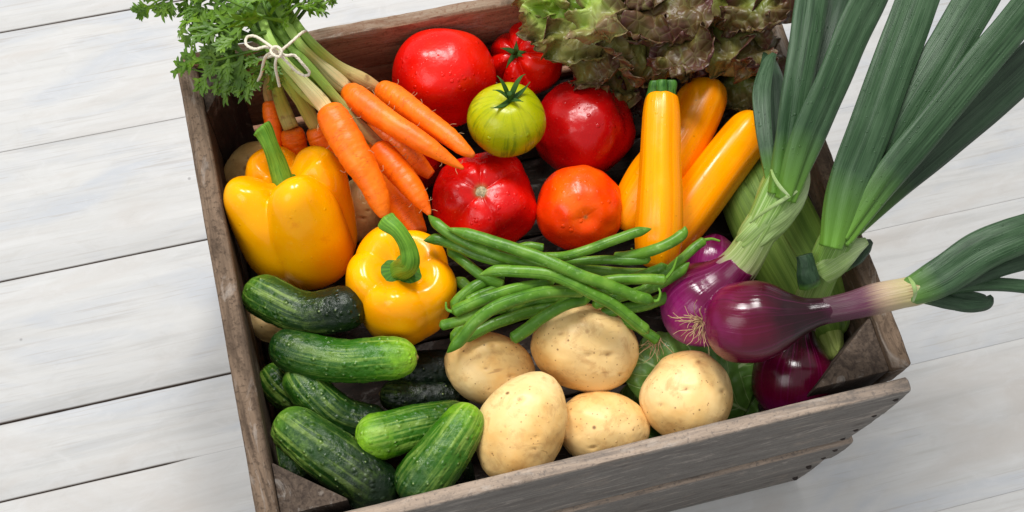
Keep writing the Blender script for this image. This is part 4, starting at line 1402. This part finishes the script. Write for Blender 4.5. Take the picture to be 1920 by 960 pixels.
def stalktube(name, parent, pts, mat, n=70, nc=56, flat=.9, seed=0, ribs=.035, label=None, twist=0):
    C, r = path(pts, n)
    V, F, pv = tube(C, r, nc, flat=flat, twist=twist, mod=lambda s, a: 1 + ribs * noise3(np.stack([s * 4, np.cos(a) * 2.5, np.sin(a) * 2.5], -1), 1.0, seed) * 2)
    o = mesh(name, V, F, mat, parent, pv)
    if label: o['label'] = label
    return o


def aleaf(parent, pts, mat, seed, flat=.20, crease=.30):
    """hollow allium leaf: flattened tube with a lengthwise channel."""
    n = 90
    C, r = path(pts, n)
    rng = random.Random(seed)
    ca = rng.uniform(-.5, .5)

    def mod(s, a):
        ch = np.exp(-((a - math.pi * 0 - ca + math.pi) % (2 * math.pi) - math.pi) ** 2 / .10)
        return 1 - crease * ch * (1 - .4 * s) + .05 * noise3(np.stack([s * 7, np.cos(a), np.sin(a)], -1), 1.0, seed) + .025 * np.cos(7 * a + 2 * s)
    ref = nrm(BACK + .35 * rng.uniform(-1, 1) * RIGHT + .25 * rng.uniform(-1, 1) * UPV)
    fl = np.interp(np.linspace(0, 1, n), [0, .28, 1], [.8, flat * 1.25, flat])
    V, F, pv = tube(C, r, 56, ref=ref, flat=fl, mod=mod)
    return mesh('leaf', V, F, mat, parent, pv)


def roots(parent, c, d, seed, n=26, L=.022, spread=.8):
    rng = random.Random(seed)
    Vs, Fs, pv, off = [], [], [], 0
    x = nrm(np.cross(d, [0.3, .5, .8])); y = np.cross(d, x)
    for k in range(n):
        a = rng.uniform(0, 2 * math.pi); m = rng.uniform(0, spread)
        dd = nrm(d + m * (x * math.cos(a) + y * math.sin(a)))
        p = c.copy(); q = [list(p)]
        ll = L * rng.uniform(.5, 1.2)
        for i in range(5):
            dd = nrm(dd + np.array([rng.uniform(-.45, .45) for _ in range(3)]) + np.array([0, 0, -.10]))
            p = p + dd * ll / 5; q.append(list(p))
        V, F, u = tube(smooth(q, 16), np.linspace(.00042, .00018, 16), 6)
        Vs.append(V.reshape(-1, 3)); Fs += [tuple(i + off for i in f) for f in F]; pv.append(u.reshape(-1, 3)); off += len(Vs[-1])
    mesh('root_tuft', np.vstack(Vs), Fs, M['root'], parent, np.vstack(pv))


def onion(label, pts, mat, seed, ribs=.006):
    n = 90
    C, r = path(pts, n)
    V, F, pv = tube(C, r, 90, mod=lambda s, a: 1 + ribs * np.cos(a * 7 + seed) + .02 * noise3(np.stack([s * 3, np.cos(a), np.sin(a)], -1), 1.0, seed))
    t = thing('red_onion', low(V), label, 'red onion', 'red onions at the right')
    mesh('bulb', V, F, mat, t, pv)
    return t, C


# onion 1: bright purple, roots to the front, neck going up right
def bulbpts(x0, y0, x1, y1, z0, z1, prof):
    """prof: list of (t, rpx) along the line."""
    return [(x0 + (x1 - x0) * t, y0 + (y1 - y0) * t, z0 + (z1 - z0) * t, r) for t, r in prof]


o1, C1 = onion('bright purple onion at left with light roots and upright green leaves',
               bulbpts(1262, 628, 1392, 492, -.040, .018, [(0, 4), (.03, 24), (.10, 46), (.22, 68), (.36, 80), (.50, 80), (.62, 70), (.74, 52), (.86, 40), (1.0, 34)]), ON_P, 1)
stalktube('neck', o1, [(1366, 520, .006, 42), (1392, 490, .018, 36), (1416, 450, .034, 32), (1440, 405, .048, 34), (1462, 360, .056, 38), (1478, 322, .060, 34), (1490, 288, .063, 24), (1498, 262, .065, 8)], NK_G, seed=3, ribs=.05, twist=.8)
stalktube('sheath', o1, [(1404, 462, .030, 30), (1428, 428, .042, 35), (1458, 398, .050, 34), (1486, 370, .054, 25), (1505, 344, .056, 14), (1514, 318, .060, 5)], SKINW, seed=5, ribs=.06, flat=.8, twist=1.5)
aleaf(o1, [(1458, 365, .064, 20), (1478, 280, .080, 29), (1494, 170, .095, 30), (1510, 80, .10, 32), (1522, 0, .10, 34), (1535, -80, .095, 32)], LEAF, 1)
aleaf(o1, [(1472, 375, .064, 22), (1512, 265, .088, 35), (1562, 150, .105, 36), (1600, 60, .112, 38), (1640, -20, .112, 38), (1680, -110, .105, 34)], LEAF, 2)
aleaf(o1, [(1478, 340, .064, 18), (1503, 230, .07, 24), (1535, 130, .08, 26), (1565, 40, .085, 28), (1590, -60, .08, 28)], LEAF2, 3)
aleaf(o1, [(1446, 345, .060, 10), (1438, 290, .068, 13), (1430, 225, .070, 16), (1428, 170, .068, 17), (1440, 120, .062, 12), (1452, 100, .058, 5)], LEAF, 4)
aleaf(o1, [(1462, 335, .050, 16), (1452, 250, .050, 26), (1448, 190, .046, 28), (1446, 140, .040, 24), (1440, 100, .03, 10)], LEAF2, 5)

# onion 2: glossy dark, neck to the right
o2, C2 = onion('glossy dark red onion on top with long purple neck reaching right over the rim',
               [(1322, 600, .010, 4), (1326, 600, .011, 24), (1338, 600, .013, 48), (1362, 602, .018, 70), (1392, 604, .023, 77), (1428, 600, .028, 75), (1458, 597, .032, 64), (1484, 594, .036, 48), (1510, 590, .039, 34), (1534, 585, .042, 27), (1562, 580, .045, 24)], ON_D, 2)
stalktube('neck', o2, [(1512, 589, .0395, 31), (1540, 584, .043, 25), (1590, 574, .050, 26), (1640, 561, .056, 29), (1690, 550, .061, 28), (1720, 544, .064, 28), (1748, 538, .066, 21), (1770, 532, .067, 7)], NK_P, seed=6, ribs=.03)
aleaf(o2, [(1682, 552, .060, 20), (1722, 540, .069, 30), (1766, 518, .076, 36), (1832, 474, .084, 38), (1900, 444, .09, 37), (1990, 410, .09, 30)], LEAF, 11, flat=.3)
aleaf(o2, [(1715, 545, .062, 14), (1752, 536, .066, 20), (1810, 516, .070, 24), (1880, 490, .075, 27), (1990, 460, .075, 26)], LEAF2, 12, flat=.4)
aleaf(o2, [(1722, 548, .062, 12), (1760, 540, .066, 15), (1820, 533, .066, 14), (1890, 534, .066, 13), (1990, 545, .06, 14)], LEAF, 13, flat=.5)
aleaf(o2, [(1712, 550, .058, 14), (1748, 554, .060, 19), (1790, 562, .060, 20), (1825, 566, .058, 20), (1850, 566, .056, 14), (1860, 556, .056, 5)], LEAF2, 14, flat=.4)
stalktube('membrane', o2, [(1704, 520, .086, 2), (1712, 532, .090, 4), (1716, 548, .088, 4), (1712, 566, .078, 2)], SKINW, n=30, nc=14, flat=.4, seed=2)
roots(o2, C2[0], D(-.5, -.25, .55), 4, 46, .026, 1.0)

# onion 3: dark, low in the front right corner; its leaf stalk rises behind the glossy neck
o3, C3 = onion('dark red onion low in the front right corner under the glossy one',
               bulbpts(1476, 792, 1502, 585, -.068, -.040, [(0, 4), (.03, 26), (.10, 50), (.22, 70), (.36, 78), (.50, 75), (.64, 58), (.78, 36), (.90, 26), (1.0, 22)]), ON_D, 3)
stalktube('neck', o3, [(1502, 620, -.046, 26), (1512, 580, -.030, 27), (1526, 545, -.008, 30), (1545, 500, .016, 31), (1566, 455, .034, 32), (1586, 418, .046, 29), (1602, 388, .050, 20), (1614, 364, .053, 7)], NK_G, seed=9, ribs=.05, twist=.6)
aleaf(o3, [(1558, 465, .046, 22), (1586, 360, .064, 38), (1632, 240, .082, 42), (1675, 120, .095, 42), (1712, 20, .10, 42), (1750, -90, .10, 40)], LEAF, 21, flat=.16)
aleaf(o3, [(1574, 455, .046, 20), (1634, 330, .062, 38), (1700, 215, .078, 42), (1765, 110, .09, 40), (1830, 0, .095, 40), (1880, -90, .095, 38)], LEAF, 22, flat=.16)
aleaf(o3, [(1582, 448, .048, 18), (1655, 345, .066, 29), (1745, 235, .084, 32), (1830, 130, .098, 34), (1905, 40, .105, 34), (1980, -60, .105, 32)], LEAF, 23, flat=.22)
aleaf(o3, [(1600, 430, .040, 18), (1680, 350, .050, 28), (1770, 265, .060, 38), (1860, 185, .066, 42), (1930, 120, .068, 42), (2010, 40, .065, 40)], LEAF2, 24, flat=.16)
aleaf(o3, [(1518, 535, .020, 22), (1514, 515, .026, 20), (1511, 490, .032, 17), (1508, 478, .034, 16)], LEAF2, 25, flat=.8, crease=.1)
stalktube('sheath', o3, [(1540, 515, .020, 24), (1568, 490, .030, 26), (1595, 468, .034, 20), (1625, 452, .036, 8)], SKINW, seed=12, flat=.6, twist=1)
aleaf(o3, [(1580, 505, .020, 8), (1600, 482, .024, 18), (1622, 462, .026, 14), (1634, 452, .026, 5)], LEAF2, 26, flat=.4)
for hd, pts in ((o1, [(1446, 318, .078, 2), (1452, 334, .080, 3), (1464, 352, .079, 3.5), (1480, 368, .076, 2)]),
                (o1, [(1406, 418, .056, 2), (1434, 396, .066, 3.5), (1466, 376, .072, 4), (1496, 356, .070, 3), (1508, 342, .068, 2)]),
                (o3, [(1584, 432, .054, 2), (1594, 426, .056, 4), (1608, 424, .054, 4), (1620, 430, .050, 2)])):
    stalktube('membrane', hd, pts, SKINW, n=30, nc=14, flat=.4, seed=2)
roots(o3, C3[0], D(-.6, .2, .3), 6, 26, .024, .9)

o4, C4 = onion('pale purple onion bulb behind, touching the zucchini foot',
               bulbpts(1322, 540, 1345, 440, -.050, -.045, [(0, 4), (.05, 26), (.18, 44), (.36, 54), (.56, 54), (.76, 44), (.92, 24), (1, 6)]), ON_P, 4)
roots(o1, P(1238, 632, -.03), D(-.7, -.2, .3), 9, 22, .026, .9)


# ------------------------------------------------------------------ cabbage leaf
def sheet(parent, name, base, tip, wpx, mat, seed, ruffle=0.0, edge_f=1.0, bulge=.1, nrmdir=None, nS=64, nT=48, prof=None, th=.0006, rufpow=2.2, curl=0.0, freq=60, label=None):
    b, t = P(*base), P(*tip)
    L = np.linalg.norm(t - b)
    Wd = S((b + t) / 2, wpx)
    d = nrm(t - b)
    up = BACK if nrmdir is None else nrmdir
    up = nrm(up - (up @ d) * d)
    side = np.cross(d, up)
    V = np.zeros((nS, nT, 3)); pv = np.zeros((nS, nT, 3))
    rng = random.Random(seed)
    p1, p2 = rng.uniform(0, 6), rng.uniform(0, 6)
    for i in range(nS):
        s = i / (nS - 1)
        wv = (prof(s) if prof else math.sin(min(1, s * .96 + .03) * math.pi) ** .55)
        for j in range(nT):
            v = j / (nT - 1) * 2 - 1
            e = abs(v)
            q = b + d * L * s + side * Wd * wv * v + up * L * bulge * math.sin(s * math.pi) + up * curl * L * (v * v) * wv
            if ruffle:
                k = ruffle * max(e ** rufpow, max(0, (s - .72) / .28) ** 1.5 * .9)
                lq = q * freq + seed * 3.1
                n1 = mnoise.noise(lq.tolist()); n2 = mnoise.noise((lq * 1.0 + 40).tolist()); n3 = mnoise.noise((lq * 2.3 + 90).tolist()); n4 = mnoise.noise((lq * 2.3 + 140).tolist())
                w1 = math.sin(s * 24 * edge_f + p1 + 2.5 * n2)
                q = q + up * k * (1.2 * w1 + 1.6 * n1 + .7 * n3) + side * k * (1.2 * n2 + .8 * n4) * (1 if v > 0 else -1) + d * k * (1.4 * n1 * math.cos(p2) + .5 * n3)
                ee = max(0, max(e, s * 1.02) - .80) / .2
                n5 = mnoise.noise((lq * 5.5 + 10).tolist()); n6 = mnoise.noise((lq * 5.5 + 60).tolist())
                q = q + (up * n5 * 1.3 + side * n6 + d * n6) * ee * k * .60
                q = q + up * .0016 * mnoise.noise((q * 160).tolist())
            V[i, j] = q
            pv[i, j] = (s, v, 0)
    o = mesh(name, V, loft_faces(nS, nT, 0, False, False), mat, parent, pv)
    if label: o['label'] = label
    if th:
        m = o.modifiers.new('thickness', 'SOLIDIFY'); m.thickness = th; m.offset = 0
    return o


cb = sheet(None, 'cabbage_leaf', (1400, 770, -.070), (1190, 668, -.040), 92, M['cabbage'], 3, ruffle=.001, bulge=.10, curl=-.10, prof=lambda s: math.sin(min(1, s * .8 + .14) * math.pi) ** .5)
cb2 = sheet(None, 'cabbage_leaf', (1180, 800, -.085), (1410, 672, -.052), 84, M['cabbage'], 5, ruffle=.001, bulge=.08, curl=-.08, prof=lambda s: math.sin(min(1, s * .8 + .14) * math.pi) ** .5)
cb3 = sheet(None, 'cabbage_leaf', (1330, 830, -.10), (1405, 720, -.070), 50, M['cabbage'], 7, ruffle=.002, bulge=.12, curl=.10)
for o_, l_ in ((cb, 'broad veined green leaf spreading left behind the round potato'), (cb2, 'green leaf under the dark onion, upper right of the round potato'), (cb3, 'narrow folded green leaf between round potato and dark low onion')):
    tag(o_, l_, 'cabbage leaf', 'green leaves under the potato')

# ------------------------------------------------------------------ lettuce
LG = mat_lettuce('green_lettuce', lin(128, 168, 40), lin(160, 180, 84), lin(134, 112, 76), lin(176, 196, 112))
LO = mat_lettuce('olive_lettuce', lin(122, 140, 50), lin(128, 122, 62), lin(106, 70, 54), lin(150, 152, 96))
LR = mat_lettuce('red_lettuce', lin(106, 118, 42), lin(100, 80, 44), lin(88, 48, 44), lin(140, 140, 80))
LD = mat_lettuce('dark_red_lettuce', lin(76, 70, 32), lin(60, 32, 26), lin(64, 32, 36), lin(92, 80, 50))
lh1 = thing('lettuce_head', P(1060, 40, -.06), 'olive green leaf lettuce with brown tinged frilly edges, left of the red one', 'lettuce', 'leaf lettuces at the crate back')
lh2 = thing('lettuce_head', P(1250, 60, -.06), 'dark red frilly lettuce hanging over the two crossing zucchini', 'lettuce', 'leaf lettuces at the crate back')
lh3 = thing('lettuce_head', P(1400, 60, -.06), 'green ribbed red edged lettuce beside the tall onion leaves', 'lettuce', 'leaf lettuces at the crate back')
fan = lambda s: (.25 + .75 * min(1, s * 1.5)) * (1 if s < .85 else math.sqrt(max(0, 1 - ((s - .85) / .16) ** 2)) * .9 + .1)
LV = [
    # head, base, tip, width px, material, seed, bulge
    (lh1, (1085, -40, .03), (1010, 85, .012), 70, LG, 1, .10), (lh1, (1110, -50, .05), (1130, 70, .050), 50, LG, 2, .15),
    (lh1, (1060, -60, .04), (985, 30, .020), 42, LG, 3, .12), (lh1, (1080, -20, .02), (1080, 120, .010), 62, LO, 4, .12),
    (lh1, (1120, -10, -.01), (1125, 165, -.005), 52, LO, 5, .10), (lh1, (1150, 40, -.03), (1150, 200, -.03), 45, LO, 6, .08),
    (lh2, (1230, -60, .03), (1185, 75, .040), 62, LR, 7, .15), (lh2, (1250, -50, .03), (1260, 70, .055), 70, LR, 8, .16),
    (lh2, (1220, 0, .01), (1170, 140, .018), 55, LO, 9, .12), (lh2, (1270, 10, .02), (1290, 145, .038), 64, LR, 10, .15),
    (lh2, (1230, 30, .0), (1240, 165, -.004), 66, LO, 11, .10), (lh2, (1320, -50, .03), (1330, 60, .04), 60, LR, 12, .14),
    (lh2, (1290, 0, -.02), (1320, 130, .006), 58, LR, 13, .12), (lh2, (1200, 40, -.04), (1190, 210, -.045), 48, LD, 14, .08),
    (lh3, (1380, -50, .02), (1372, 140, .015), 62, LO, 15, .08), (lh3, (1420, -50, .04), (1430, 60, .045), 62, LR, 16, .15),
    (lh3, (1400, 20, .0), (1415, 150, .018), 52, LR, 17, .14), (lh3, (1440, -50, .05), (1490, 20, .050), 60, LR, 18, .12),
    (lh3, (1390, 60, -.03), (1385, 215, -.035), 50, LO, 19, .08), (lh3, (1370, 120, -.05), (1345, 250, -.055), 40, LD, 20, .06),
    (lh3, (1460, -70, .06), (1520, 5, .055), 48, LR, 21, .12), (lh2, (1260, 100, -.05), (1300, 190, -.05), 60, LD, 22, .05),
    (lh1, (1010, -70, .02), (975, 0, .012), 30, LG, 23, .10), (lh3, (1340, -60, .0), (1350, 60, .015), 60, LR, 24, .1),
    (lh1, (1150, -60, .03), (1165, 60, .030), 46, LR, 25, .14), (lh2, (1180, -70, .03), (1210, 20, .058), 50, LR, 26, .14),
]
for (hd, b, t, wpx, mt, sd, bl) in LV:
    sheet(hd, 'leaf', b, t, wpx, mt, sd, ruffle=.0082, bulge=bl, prof=fan, nS=110, nT=84, rufpow=1.5, freq=46,
          nrmdir=nrm(BACK + .5 * math.sin(sd * 2.3) * RIGHT + .3 * math.cos(sd * 1.7) * UPV))
